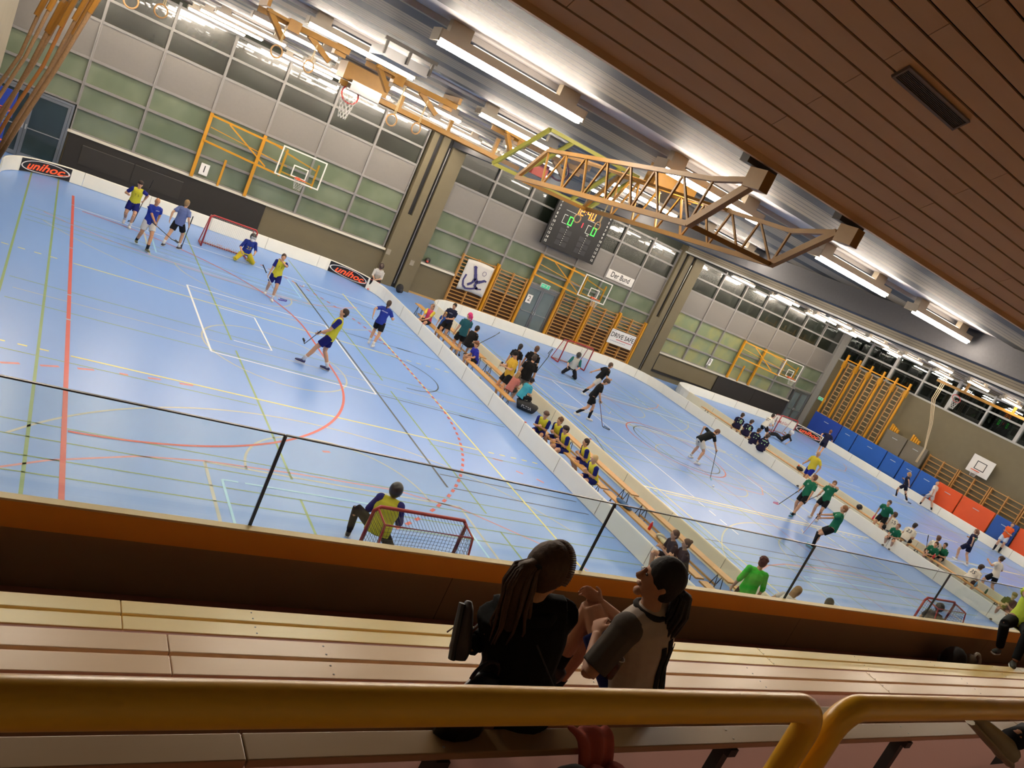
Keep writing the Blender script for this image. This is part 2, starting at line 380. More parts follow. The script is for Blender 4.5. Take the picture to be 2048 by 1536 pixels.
# trees outside, seen through the end windows
for k in range(9):
    t = M(); yy = 12.6+2.45*k
    for j in range(46):
        a, b2, c = random.uniform(-1.05, 1.05), random.uniform(-.4, .4), random.uniform(4.6, 9.5)
        R = Matrix.Rotation(random.uniform(0, 6), 3, 'X') @ Matrix.Rotation(random.uniform(0, 6), 3, 'Y')
        t.ell((XR+1.0+b2*.6, yy+a, c), (.05, .16, .1), R, 5, 3)
    tr = thing('tree', 'dark tree foliage outside the high end windows, %s from the hall corner' % ORD[8-k], 'tree', (0, 0, 0), 0, 'trees outside the end windows')
    t.build('foliage', mat('#2b3a24', .6, 0, .4, 3.), tr)
    M().tube([(XR+1, yy, 0), (XR+1, yy, 5), (XR+1.05, yy+.1, 9)], [.12, .1, .05], 7).build('trunk', mat('#2a241c', .8), tr)

# ---- doors
def door(n, x0, x1, z1, leaves=2, y=YB):
    f = M(); f.bx(x0, x0+.07, y-.08, y+.1, 0, z1); f.bx(x1-.07, x1, y-.08, y+.1, 0, z1); f.bx(x0+.07, x1-.07, y-.08, y+.1, z1-.08, z1)
    o = f.build('door_%d' % n, frd, **ST); wl = (x1-x0-.14)/leaves
    for i in range(leaves):
        a = x0+.07+wl*i; b = a+wl; l = M()
        l.bx(a+.005, a+.1, y-.05, y+.02, .02, z1-.09); l.bx(b-.1, b-.005, y-.05, y+.02, .02, z1-.09)
        l.bx(a+.1, b-.1, y-.05, y+.02, .02, .16); l.bx(a+.1, b-.1, y-.05, y+.02, z1-.19, z1-.09)
        lf = l.build('door_leaf', frd, o)
        M().bx(a+.1, b-.1, y-.02, y+.0, .16, z1-.19).build('pane', pane_door if n == 1 else pane_mat('pane_door_grey%d' % i, '#5f6d70', '#6b787a', .2), lf)
        M().bx(a+.1, b-.1, y-.09, y-.06, 1.04, 1.07).build('push_bar', steel('#b8b8b4'), lf)
        hx = b-.05 if i == 0 else a+.05
        M().bx(hx-.02, hx+.02, y-.12, y-.05, 1.0, 1.16).build('handle', steel('#d0d0cc'), lf)
door(1, -1.75, .76, 2.38); door(2, 21.0, 22.95, 2.45); door(3, 43.3, 45.05, 2.4)

# ---- ceiling
rib = plank_mat('ribbed_ceiling', '#85775f', '#90816a', .6, 0, 6., grooves=(1, .19, .12, .0), groove_dark=.05, joints=[(1, 1.38, .022, .4)])
ribw = plank_mat('ribbed_ceiling_near', '#968a7c', '#a29686', .6, 0, 6., grooves=(1, .14, .1, .0), groove_dark=.12)
ROWS = [7.95, 13.45, 18.4, 23.8, 27.2, 30.5]
trough = mat('#b4b0b0', .6)
segs = [(5.3, ROWS[0]-.75)]
for i in range(6):
    segs.append((ROWS[i]+.22, (ROWS[i+1]-.75) if i < 5 else YB+.2))
for x0, x1 in ((XL, 14.35), (30.4, XR+.2)):
    c = M()
    for a, b in segs: c.bx(x0, x1, a, b, ZC+.06, ZC+.12)
    c.build('ceiling', rib, **ST)
    lip = M()
    for a, b in segs[1:]: lip.bx(x0, x1, a-.012, a-.001, ZC+.058, ZC+.12)
    lip.build('trim_ceiling_slot', trough, **ST)
    M().bx(x0, x1, 5.3, YB+.2, ZC+.121, ZC+.2).build('ceiling_trough', trough, **ST)
M().bx(14.35, 30.4, 5.3, YB+.2, 7.8, 7.9).build('ceiling_middle', rib, **ST)
M().bx(14.35, 15.15, 5.3, YB-.2, 6.7, 7.95).build('ceiling_beam', mat('#3a3a3e', .7, 0, .15, 20.), **ST)
bm2 = plank_mat('ribbed_beam', '#8f8574', '#9a907e', .6, 1, 6., grooves=(2, .105, .16, .0), groove_dark=.35)
M().bx(29.25, 30.45, 5.3, YB-.2, 7.1, 8.0).build('ceiling_beam', bm2, **ST)
M().bx(29.15, 29.25, 5.3, YB-.2, 7.06, 7.14).build('trim_beam_edge', mat('#d6d4d0', .5), **ST)
M().bx(29.3, 30.4, 5.3, YB-.2, 7.03, 7.1).build('trim_beam_slot', mat('#26241f', .7), **ST)

# sloping plank ceiling over the stand
SLP = .792
def slope(u, v):
    d = ray(u, v); # z = 7.1+(5.3-y)*SLP
    t = (ZC+5.3*SLP-CAMH)/(d[2]+SLP*d[1]); return Vector((d[0]*t, d[1]*t, CAMH+d[2]*t))
brown = plank_mat('stand_planks', '#cba270', '#d6ae7e', .65, 0, 9.)
sl = M(); nrm = Vector((0, -SLP, -1)).normalized(); ax = Vector((0, -1, SLP)).normalized(); pw = .1595
Rm = Matrix((Vector((1, 0, 0)), ax, -nrm)).transposed()
for i in range(34):
    c0 = Vector((0, 5.3, ZC))+ax*(pw*(i+.5))
    j0 = 4.78 if i % 2 == 0 else 6.88
    x = j0-4.2*3
    while x < 34:
        sl.obox(c0+Vector((x+2.1, 0, 0))-nrm*.015, 4.2-.008, pw-.018, .03, Rm); x += 4.2
so = sl.build('ceiling_stand', brown, **ST)
M().obox(Vector((10, 5.3, ZC))+ax*2.8-nrm*.06, 60, 5.6, .04, Rm).build('ceiling_stand_back', mat('#0e0a07', .9), **ST)
M().bx(XL, 34, 5.27, 5.33, ZC-.03, ZC+.2).build('trim_ceiling_edge', brown, **ST)
ga, gb, gc, gd = slope(1791, 146), slope(1821, 135), slope(1932, 240), slope(1902, 255)
cen = (ga+gb+gc+gd)/4; lx = (gd-ga).length; ly = (gb-ga).length
vent = thing('ceiling_vent', 'long dark slatted air vent set in the brown plank ceiling over the stand', 'vent', cen)
vm = M(); L_ = lx/2; W_ = max(.06, ly/2)
for sx in (-1, 1): vm.obox(Vector((sx*L_, 0, 0))+nrm*.01, .02, W_*2+.02, .03, Rm)
for sy in (-1, 1): vm.obox(ax*(sy*W_)+nrm*.01, L_*2, .02, .03, Rm)
vm.build('frame', paint('#75685a'), vent)
vs = M(); vs.obox(nrm*.004, L_*2-.02, W_*2-.02, .01, Rm)
vs.build('backing', mat('#15120e', .9), vent)
vs = M()
for i in range(10): vs.obox(ax*((i-4.5)*W_*2/10)+nrm*.012, L_*2-.03, .006, .008, Rm)
vs.build('slats', paint('#4a443a'), vent)
# ---- lamps: every fixture a housing and a glowing tube
tubem = mat('#fff0dc', .5, 0, 0., 5., 0., LAMP)
upm = mat('#fff0dc', .5, 0, 0., 5., 0., LAMP*.04)
hou = paint('#c9bda8')
src = None; XS = [-.45, 2.93, 6.2, 9.5, 12.5]  # leftmost column lies out of view, added to light the left part
def strip_light(label, x, y, z, ln=1.9):
    global src
    if src is None:
        src = thing('strip_light', label, 'ceiling light', (x, y, z), 0, 'ceiling strip lights')
        h = M().bx(0, 1.9, -.09, .14, .035, .125); h.build('housing', hou, src)
        for a_ in (.1, 1.55): M().bx(a_, a_+.25, .0, .1, .125, .26).build('bracket', hou, src)
        M().bx(.02, 1.88, -.075, -.01, -.03, .033).build('tube', tubem, src)
        M().bx(.4, 1.5, .0, .1, .13, .145).build('added_uplight', upm, src)  # added glow strip hidden on the housing top, brightens the ceiling above
        for a_ in (-.02, 1.9): M().bx(a_, a_+.02, -.09, .14, .0, .125).build('end_cap', paint('#b5a994'), src)
        return src
    o = dup(src, label=label); o.location = (x, y, z); return o
for r, y in enumerate(ROWS):
    for k, x in enumerate(XS):
        ln = 'glowing strip light over near court, %s row from stand, %s from left' % (ORD[r], ORD[k])
        strip_light(ln, x if k < 4 else 12.3, y, 6.96)
    for k in range(3):
        strip_light('glowing strip light over middle court, %s row from stand, %s from left' % (ORD[r], ORD[k]), 17.2+4.2*k, y, 7.5)
    for k in range(4):
        strip_light('glowing strip light over far court, %s row from stand, %s from left' % (ORD[r], ORD[k]), 31.3+3.4*k, y, 6.96)
# ceiling heater / fan box
h = thing('ceiling_speaker_box', 'grey metal box hung on three brackets from the ribbed ceiling above the near court', 'ceiling box', (3.75, 11.4, 6.9))
M().bx(-.35, .35, -.5, .1, -.05, .08).build('box', steel('#8d8d90'), h)
b = M()
for x in (-.35, 0, .35): b.bx(x-.015, x+.015, -.55, -.5, -.02, .2)
b.bx(-.4, .4, -.56, -.52, .15, .2).build('brackets', paint('#54504c'), h)
# ============================================================ WALL EQUIPMENT
yel = paint('#c98d1e'); yeld = paint('#b5801c'); wood = plank_mat('bar_wood', '#a97b42', '#bd8d50', .5, 0, 20.); woodp = plank_mat('board_wood', '#b98a4e', '#c99a5c', .45, 0, 14.)
white = paint('#e2dfd6'); redp = paint('#b8322c'); blackp = mat('#191a1c', .5); net_w = mat('#cfcdc8', .8); orange_p = paint('#e05a28')
YW = YB-.02
def net(mb, c, r0, r1, h, n=10, m=5, t=.004):
    for k in range(n):
        pts = []
        for j in range(m+1):
            a = 2*pi*(k+(j % 2)*.5)/n; r = r0+(r1-r0)*j/m; pts.append(Vector(c)+Vector((r*cos(a), r*sin(a), -h*j/m)))
        mb.tube(pts, t, 3)
        pts = []
        for j in range(m+1):
            a = 2*pi*(k-(j % 2)*.5)/n; r = r0+(r1-r0)*j/m; pts.append(Vector(c)+Vector((r*cos(a), r*sin(a), -h*j/m)))
        mb.tube(pts, t, 3)
def glass_board(parent, cx, y, z0, z1, wd, frame=white):
    x0, x1 = cx-wd/2, cx+wd/2; t = .05
    M().bx(x0, x1, y, y+.03, z0, z0+t).bx(x0, x1, y, y+.03, z1-t, z1).bx(x0, x0+t, y, y+.03, z0+t, z1-t).bx(x1-t, x1, y, y+.03, z0+t, z1-t).build('board_frame', frame, parent)
    M().bx(x0+t, x1-t, y+.01, y+.02, z0+t, z1-t).build('glass', glass_mat('hoop_glass', '#f6faf8', .8) if 'hoop_glass' not in bpy.data.materials else bpy.data.materials['hoop_glass'], parent)
    s = M(); a, b, c, d = cx-.3, cx+.3, z0+.15, z0+.6
    s.bx(a, b, y-.006, y-.001, c, c+.045).bx(a, b, y-.006, y-.001, d-.045, d).bx(a, a+.045, y-.006, y-.001, c+.045, d-.045).bx(b-.045, b, y-.006, y-.001, c+.045, d-.045)
    s.build('target_square', frame, parent)
    rg = M().torus((cx, y-.37, z0+.17), .225, .012, n=20); rg.bx(cx-.08, cx+.08, y-.15, y-.007, z0+.1, z0+.19); rg.build('ring', orange_p, parent)
    nm = M(); net(nm, (cx, y-.37, z0+.16), .215, .12, .4); nm.build('net', net_w, parent)
def swing_hoop(label, px, low, cx):
    t = thing('basketball_hoop_frame', label, 'basketball hoop', (px, YW, 0), 0, 'swivelling yellow wall hoops')
    q = lambda *a: a
    for x in (0, 2.05):
        M().bx(x-.06, x+.06, -.2, -.09, low, 4.0).build('post', yel, t)
    if low > 1:
        M().bx(.96, 1.04, -.16, -.09, low, 2.55).build('stop_post', yel, t)
    by = -1.35; x1 = cx-px; zt, zb = 3.92, 2.95
    M().bar((0, -.2, zt), (x1-.8, by, zt-.02), .07).build('upper_arm', yel, t)
    M().bar((0, -.2, zb), (x1-.8, by, zb-.05), .07).build('lower_arm', yel, t)
    M().bar((2.05, -.2, zt-.02), (x1+.3, by, zt-.3), .03).bar((.1, -.22, 3.5), (x1-.5, by, 3.3), .03).build('stay', yel, t)
    M().bar((.65, -.5, zt-.05), (2.2, -1.1, zb+.02), .05).build('brace', yel, t)
    M().bx(x1-.72, x1-.64, by-.03, by+.03, zb-.1, zt).bx(x1+.6, x1+.67, by-.03, by+.03, zb-.1, zt-.1).bar((x1-.68, by, zt-.15), (x1+.62, by, zt-.35), .05).bar((x1-.68, by, zb+.1), (x1+.62, by, zb+.05), .05).build('carrier', yel, t)
    glass_board(t, x1, by-.12, 2.9, 4.03, 1.78)
    return t
swing_hoop('yellow swivel basketball frame with glass board, folded along the left bay of windows', 4.95, 1.5, 8.35)
swing_hoop('yellow swivel basketball frame with glass board beside the double door marked 2', 20.95, .0, 23.8)
swing_hoop('yellow swivel basketball frame with glass board in the right bay near the corner', 36.8, 1.5, 40.2)
for n, x, z, rx in ((1, 5.34, 1.9, 0), (3, 34.98, 2.0, 0), (2, 21.35, 1.7, 0)):
    t = thing('number_sign', 'white paper sign with a black %d %s' % (n, {1: 'on the window beside the left yellow post', 2: 'on the left leaf of the double door', 3: 'on the window of the right bay'}[n]), 'sign', (x, YB-(.07 if n != 2 else .1), z), 0)
    M().bx(-.16, .16, -.005, .005, -.22, .22).build('paper', mat('#e9e7e2', .7), t)
    m = M(); put_text(m, str(n), .38, plane_fn((0, -.009, 0), (1, 0, 0), (0, 0, 1))); m.build('numeral', blackp, t)
def exit_sign(label, c, R=0):
    t = thing('exit_sign', label, 'exit sign', c, R)
    M().bx(-.28, .28, -.04, .04, -.1, .12).build('case', paint('#d8dcd4'), t)
    M().bx(-.25, .25, -.05, -.041, -.09, .09).build('face', mat('#2f8f6a', .5, 0, .02, 5., 0., 1.2), t)
    m = M(); m.bx(-.2, -.1, -.054, -.051, -.015, .015).bar((-.1, -.053, .04), (-.05, -.053, 0), .02).bar((-.1, -.053, -.04), (-.05, -.053, 0), .02)
    m.ell((.1, -.053, .06), (.018, .003, .018)).bar((.1, -.053, .04), (.08, -.053, -.01), .03).bar((.08, -.053, -.01), (.13, -.053, -.06), .018).bar((.08, -.053, -.01), (.03, -.053, -.05), .018); m.build('pictogram', white, t)
exit_sign('small exit sign above the double door marked 2', (21.9, YB-.125, 2.56)); exit_sign('green exit sign on the end wall left of the ladders', (XR-.04, 31.6, 2.45), -pi/2)
for x, z, tx in ((13.95, .0, 'left'), (14.8, 0, 'right')):
    pass
# black padded wall / cupboard doors under the windows
bk = mat('#24211e', .75, 0, .1, 8.)
t = thing('padded_wall_panel', 'long black padded panel under the left bay of windows', 'wall panel', (.82, YW, 0)); M().bx(0, 7.13, -.06, -.0, .05, 1.43).build('pad', bk, t)
for a, b in ((.5, 2.22), (2.26, 3.98)):
    m = M(); m.bx(a, b, -.075, -.061, .47, 1.17); m.build('hatch', mat('#2b2825', .7), t)
m = M()
for a, b in ((.5, 2.22), (2.26, 3.98)): m.bx(a, b, -.082, -.076, 1.15, 1.17)
m.build('trim', steel('#77726a'), t)
t = thing('padded_wall_panel', 'long black padded panel under the right bay of windows', 'wall panel', (36.25, YW, 0))
M().bx(0, 3.6, -.06, 0, .1, 1.4).build('pad', bk, t); M().bx(3.63, 7.0, -.06, 0, .1, 1.4).build('pad', bk, t)
t = thing('wall_cupboard', 'painted cupboard front left of the black panel in the right bay', 'cupboard', (30.95, YW, 0))
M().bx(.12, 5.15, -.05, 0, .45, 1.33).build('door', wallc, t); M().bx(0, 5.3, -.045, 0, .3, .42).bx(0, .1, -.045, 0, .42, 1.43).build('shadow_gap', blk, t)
# wall bars
def wall_bars(label, loc, rz, wd, z0, z1, n, posts=3, grp='wall bars', loz=0.):
    t = thing('wall_bars', label, 'wall bars', loc, rz, grp)
    for i in range(posts):
        x = wd*i/(posts-1); x = min(max(x, .03), wd-.03); M().bx(x-.03, x+.03, -.14, -.0, loz, z1).build('upright', wood, t)
    for i in range(n):
        z = z0+(z1-z0-.06)*i/(n-1)
        M().bar((.062, -.1, z), (wd-.062, -.1, z), .035, .045).build('rung', wood, t)
    return t
wall_bars('wooden wall bars left of the hanging white banner post, beside the left pillar', (17.0, YW, 0), 0, 1.85, .12, 2.6, 15)
wall_bars('wooden wall bars between the white banner and the double door', (19.1, YW, 0), 0, 1.72, .12, 2.6, 15)
wall_bars('wooden wall bars right of the double door', (23.15, YW, 0), 0, 1.8, .12, 2.65, 15)
wall_bars('wooden wall bars behind the goal of the middle court', (25.2, YW, 0), 0, 1.75, .12, 2.65, 15)
wall_bars('wooden wall bars behind the DRIVE SAFE sign', (27.2, YW, 0), 0, 1.75, .12, 2.65, 15)
for x, nm in ((18.97, 'right of the white banner'), (25.07, 'second right of the double door'), (27.07, 'left of the DRIVE SAFE sign'), (29.02, 'right of the DRIVE SAFE sign')):
    o = M().bx(x-.055, x+.055, YW-.2, YW-.02, 0, 2.75).build('yellow_post', yel); o['label'] = 'yellow steel post on the back wall, '+nm; o['category'] = 'post'; o['group'] = 'yellow posts on the back wall'
M().bx(17.0, 20.95, YB-.012, YB-.002, .02, 1.46).bx(23.0, 29.05, YB-.012, YB-.002, .02, 1.46).build('wall_back_panelling', mat('#4a2f14', .7), **ST)
# banner with blue player emblem
t = thing('banner', 'white cloth banner with a blue floorball player emblem hung on the wall bars', 'banner', (18.05, YW-.165, 0))
g = M(); nx = 12
for i in range(nx+1):
    for j in range(9):
        x = -.74+1.48*i/nx; z = 2.45-1.5*j/8; g.v.append((x, .02*sin(i*1.7+j*.4)*j/8-.0, z+.05*sin(i*.26)))
for i in range(nx):
    for j in range(8): a = i*9+j; g.f.append((a, a+1, a+10, a+9)); g.m.append(0)
bo = g.build('cloth', mat('#cfccc6', .85), t, smooth=True); md = bo.modifiers.new('s', 'SOLIDIFY'); md.thickness = .006
e = M(); fn = lambda x, z: Vector((x, -.035, z))
def blob(pts, w):
    for i in range(len(pts)-1): e.bar(fn(*pts[i]), fn(*pts[i+1]), w[i] if isinstance(w, list) else w, .008, up=(0, 1, 0))
blob([(-.55, 1.75), (-.6, 1.45), (-.5, 1.2), (-.3, 1.1), (0, 1.18), (.3, 1.3)], .09)
blob([(-.22, 2.15), (-.1, 1.9), (-.02, 1.7), (.12, 1.55), (.3, 1.62), (.5, 1.75), (.6, 1.72)], [.14, .17, .17, .15, .12, .08])
blob([(-.02, 1.7), (-.1, 1.45), (-.3, 1.3)], .12); blob([(.12, 1.55), (.1, 1.35), (.3, 1.25), (.5, 1.3)], [.13, .12, .07]); e.ell(fn(-.24, 2.2), (.1, .006, .07))
for a in range(6): e.bar(fn(.33+.11*cos(a*pi/3), 2.05+.11*sin(a*pi/3)), fn(.33+.11*cos((a+1)*pi/3), 2.05+.11*sin((a+1)*pi/3)), .018, .006, up=(0, 1, 0))
e.build('emblem', mat('#3c3a6e', .8), t)
# DRIVE SAFE sign
t = thing('advert_board', 'white DRIVE SAFE advertising board with a red underline on the wall bars', 'sign', (27.86, YW-.22, 1.43))
M().bx(-.9, .9, 0, .02, -.4, .4).build('board', mat('#dcdcda', .5), t)
m = M(); put_text(m, 'DRIVE SAFE', .36, plane_fn((0, -.004, .1), (1, 0, 0), (0, 0, 1)), .012, 0, .93); m.build('lettering', blackp, t)
M().bx(-.35, .8, -.005, -.002, -.12, -.085).build('underline', mat('#c02c3c', .6), t)
m = M()
for i in range(9): m.bx(-.75+.13*i, -.75+.13*i+.1, -.005, -.002, -.25, -.21)
m.bx(-.88, -.6, -.005, -.002, .33, .36).bx(.4, .86, -.005, -.002, .3, .33); m.build('small_print', mat('#9aa4b2', .6), t)
t = thing('advert_board', 'white Der Bund newspaper sign on the panel above the second basketball board', 'sign', (26.05, YB-.06, 4.42))
M().bx(-.95, .95, 0, .02, -.24, .22).build('board', mat('#d4d2cc', .5), t)
m = M(); put_text(m, 'Der Bund', .4, plane_fn((0, -.004, .0), (1, 0, 0), (0, 0, 1)), .014, 0, .85); m.bx(-.42, .42, -.006, -.002, -.2, -.19); m.build('lettering', blackp, t)
# scoreboard
t = thing('scoreboard', 'black electronic scoreboard showing 12:40 and green zeros, hung before the middle bay', 'scoreboard', (21.95, YB-.6, 5.75))
M().bx(-1.68, 1.68, 0, .12, -1.27, 1.27).build('case', mat('#0e0e10', .6), t)
M().bx(-1.2, -1.0, .12, .58, .9, 1.0).build('bracket', blackp, t); M().bx(1.0, 1.2, .12, .58, .9, 1.0).build('bracket', blackp, t)
m = M()
for i in range(12):
    z = 1.12-.2*i
    for sx in (-1, 1): put_text(m, str(i+4), .17, plane_fn((sx*1.5, -.005, z), (1, 0, 0), (0, 0, 1)), .004)
for sx in (-1, 1):
    put_text(m, 'W', .12, plane_fn((sx*.62, -.005, -.08), (1, 0, 0), (0, 0, 1)))
    for i in range(8): m.bx(sx*.62-.015, sx*.62+.015, -.006, -.002, -.25-.11*i, -.22-.11*i)
    m.bx(sx*.68-.42, sx*.68+.42, -.006, -.002, .63, .645) if sx < 0 else m.bx(.26, 1.1, -.006, -.002, .63, .645)
    a = sx*.75; m.bx(a-.33, a-.31, -.006, -.002, .0, .42).bx(a-.33, a-.12, -.006, -.002, .4, .42).bx(a-.33, a-.05, -.006, -.002, .0, .02)
m.build('markings', mat('#c9c9c4', .5, 0, 0, 5, 0, .25), t)
SEG = {'0': 'abcdef', '1': 'bc', '2': 'abged', '4': 'fgbc'}
def seg7(mb, ch, cx, cz, w, h, tk=.035):
    P = {'a': (-w/2, w/2, h/2-tk, h/2), 'g': (-w/2, w/2, -tk/2, tk/2), 'd': (-w/2, w/2, -h/2, -h/2+tk), 'b': (w/2-tk, w/2, .01, h/2), 'c': (w/2-tk, w/2, -h/2, -.01), 'f': (-w/2, -w/2+tk, .01, h/2), 'e': (-w/2, -w/2+tk, -h/2, -.01)}
    for s in SEG[ch]: x0, x1, z0, z1 = P[s]; mb.bx(cx+x0, cx+x1, -.012, -.004, cz+z0, cz+z1)
m = M()
for ch, x in (('1', -.5), ('2', -.2), ('4', .2), ('0', .5)): seg7(m, ch, x, .88, .22, .4, .045)
m.bx(-.015, .015, -.012, -.004, .9, .93).bx(-.015, .015, -.012, -.004, .78, .81); m.build('clock_digits', mat('#ff8a2a', .5, 0, 0, 5, 0, 1.3), t)
m = M(); seg7(m, '0', -.62, .22, .26, .42, .045); seg7(m, '0', .88, .22, .26, .42, .045); m.build('score_digits', mat('#45ff55', .5, 0, 0, 5, 0, .9), t)
m = M(); seg7(m, '1', .05, .28, .14, .24); m.build('period_digit', mat('#ff2a3a', .5, 0, 0, 5, 0, 2.), t)
for sx in (-1, 1):
    m = M()
    for i in range(3):
        for j in (0, 1): m.bx(sx*.62-.36+.4*j, sx*.62-.06+.4*j, -.008, -.001, -.45-.3*i, -.22-.3*i)
    m.build('dark_segments', mat('#222228', .4), t)
# red helmet on the sill + wall outlets
t = thing('helmet', 'black and red goalkeeper helmet lying on the window sill right of the pillar', 'helmet', (15.45, YB-.1, 1.55))
M().ell((0, 0, .13), (.13, .1, .13)).build('shell', mat('#1c1416', .35), t, smooth=True); M().ell((-.03, -.06, .1), (.07, .05, .06)).build('cage', paint('#b8402e'), t, smooth=True)
for x, nm in ((13.46, 'left'), (14.7, 'right')):
    t = thing('wall_notice', 'small grey notice on the %s half of the left wall pillar' % nm, 'notice', (x, YB-.26, 1.45 if nm == 'left' else 1.35)); M().bx(-.1, .1, -.01, 0, -.12, .12).build('plate', paint('#8c8474'), t)
# ---- end wall: ladders, mats, bars, boards
XW = XR-.05
t = thing('ladder_frame', 'yellow climbing frame with five wooden ladders on the end wall', 'climbing frame', (XW, 0, 0))
py = [31.13, 30.2, 29.26, 28.35, 27.42, 26.5]
for y in py:
    M().bx(-.45, -.35, y-.05, y+.05, 0, 5.8).build('pole', yel, t); M().bx(-.5, -.3, y-.09, y+.09, 4.9, 5.35).build('bracket', yeld, t)
M().bx(-.43, -.37, 26.4, 31.2, 5.45, 5.52).build('crossbar', yel, t)
for y in [(py[i]+py[i+1])/2 for i in range(5)]:
    l = M().bx(-.34, -.28, y+.2, y+.25, .4, 5.3).build('ladder', wood, t); M().bx(-.34, -.28, y-.25, y-.2, .4, 5.3).build('rail', wood, l)
    for i in range(17): M().bx(-.33, -.29, y-.2, y+.2, .55+.28*i, .59+.28*i).build('rung', mat('#c8a878', .5), l)
def mat_pad(label, y0, y1, z1, col, x=XW-.62, th=.12, z0=.0, grp='wall mats'):
    t = thing('gym_mat', label, 'gym mat', (x, (y0+y1)/2, 0), 0, grp); h = (y1-y0)/2
    o = M().bx(-th, 0, -h+.01, h-.01, z0, z1).build('pad', mat(col, .55, 0, .06, 3.), t); b = o.modifiers.new('b', 'BEVEL'); b.width = .02; b.segments = 2
    M().bx(-th-.012, -th-.001, -.18, .18, z1-.35, z1-.32).build('strap', mat('#b8bcc4', .7), t); return t
mat_pad('dark blue gym mat standing below the ladders, leftmost of the row', 28.85, 31.05, 1.69, '#1c3f96')
for i, (a, b) in enumerate(((27.65, 28.8), (25.45, 27.6), (24.3, 25.4), (23.2, 24.25), (22.0, 23.15))):
    mat_pad('blue gym mat along the end wall, %s after the dark blue one' % ORD[i], a, b, 1.7, '#1d55a4')
mat_pad('orange gym mat directly right of the long blue row', 20.5, 21.95, 1.65, '#d8511c'); mat_pad('orange gym mat left of the single blue mat', 18.6, 20.45, 1.65, '#d8511c')
mat_pad('single blue gym mat between orange mats', 17.3, 18.55, 1.65, '#1d4d9a'); mat_pad('orange gym mat behind the person in the orange shirt', 14.6, 17.25, 1.65, '#d8511c')
for i, (a, b) in enumerate(((24.9, 26.3), (23.5, 24.85))): mat_pad('grey tall mat standing behind the blue mats, %s' % ('left' if i == 0 else 'right'), a, b, 2.85, '#6b6353', XW-.35, .12, 0., 'grey mats')
for y, z, nm in ((25.95, 3.02, 'left'), (24.5, 3.05, 'right')):
    t = thing('yellow_fitting', 'yellow stacked fittings resting on top of the grey mats, %s group' % nm, 'fitting', (XW-.42, y, 2.86))
    for i in range(4): M().bx(-.06, .06, -.3+.15*i, -.2+.15*i, 0, .22+.06*i).build('piece', yel, t)
wy = [23.5-1.9*i for i in range(6)]
for i, y in enumerate(wy):
    wall_bars('wooden wall bars on the end wall, %s unit from the left' % ORD[i], (XW-.02, y, 0), -pi/2, 1.85, 1.0, 2.7, 7, 3, 'wall bars on the end wall', .5)
t = thing('backboard', 'white practice backboard with black square and orange ring on the end wall', 'basketball hoop', (XW-.3, 20.7, 3.4), -pi/2)
M().bx(-.62, .62, 0, .03, -.5, .5).build('board', mat('#d6d3cb', .5), t)
M().bx(-.28, .28, -.006, -.001, .2, .24).bx(-.28, .28, -.006, -.001, -.24, -.2).bx(-.28, -.24, -.006, -.001, -.2, .2).bx(.24, .28, -.006, -.001, -.2, .2).build('target_square', blackp, t)
M().torus((0, -.3, -.3), .225, .015).build('ring', orange_p, t); m = M(); net(m, (0, -.3, -.3), .215, .12, .35); m.build('net', net_w, t)
M().bx(-.4, -.34, .03, .26, -.3, .3).build('bracket', steel(), t); M().bx(.34, .4, .03, .26, -.3, .3).build('bracket', steel(), t)
# ropes hanging before the end wall
rope = mat('#b9a88a', .9, 0, .2, 60., .4)
a, b = atx(1876, 790, XW-1.4), atx(1852, 895, XW-1.2)
for i in range(3):
    t = thing('climbing_rope', 'pale climbing rope tied back before the end wall, %s of three' % ORD[i], 'rope', (0, 0, 0), 0, 'ropes before the end wall')
    M().tube([(a.x, a.y+.1*i, ZC-.05), (a.x, a.y+.1*i, a.z-.3), ((a.x+b.x)/2, (a.y+b.y)/2+.08*i-.1, 4.3), (b.x, b.y+.03*i, 2.9), (b.x, b.y+.05*i, 2.0)], .022, 6).build('rope', rope, t)
# hall-left: climbing ropes drawn to the side wall
for i in range(8):
    u0, v0 = ((195, 0), (172, 0), (150, 0), (128, 0), (108, 0), (90, 0), (182, 0), (140, 0))[i]; u1 = (38, 26, 16, 8, -6, -16, 2, -10)[i]; v1 = (250, 250, 235, 225, 200, 190, 300, 240)[i]
    yp = 9.2+.12*(i % 4)
    p0, p1 = aty(u0, v0, yp), aty(u1, v1, yp)
    d = (p1-p0)
    t = thing('climbing_rope', 'thick tan climbing rope pulled aside at the upper left, %s in the fan' % ORD[i], 'rope', (0, 0, 0), 0, 'climbing ropes at the left')
    top = p0-d*.55
    mid = p0+d*.5+Vector((.015*(i % 3), 0, -.05))
    M().tube([(top.x, top.y, ZC-.03), top, p0, mid, p1, p1+d*.35], .017 if i % 3 else .021, 7).build('rope', mat('#86694a', .9, 0, .3, 70., .5) if i != 2 else mat('#9a6430', .9, 0, .2, 50.), t, smooth=True)
    q = p0+d*.06*(i % 4); M().tube([q-d*.16, q+d*.1], .026, 8).build('clamp', mat('#8a5f1c', .5), t)
# two small blue basketball stands at the left edge
for i, (u, v) in enumerate(((36, 226), (12, 282))):
    p = aty(u, v, 23.0)
    t = thing('junior_hoop', 'small blue basketball board with red ring at the left edge, %s one' % ('upper' if i == 0 else 'lower'), 'basketball hoop', (p.x-.3, 23, p.z))
    M().bx(-.5, .2, .2, .24, -.2, .45).build('board', paint('#2a4ab8'), t); M().torus((0, -.05, 0), .2, .015).build('ring', orange_p, t)
    m = M(); net(m, (0, -.05, 0), .19, .1, .35, 8, 4); m.build('net', mat('#9fc8c8', .8), t)
    M().bx(-.1, -.04, .24, .3, -p.z, .2).build('pole', steel(), t)
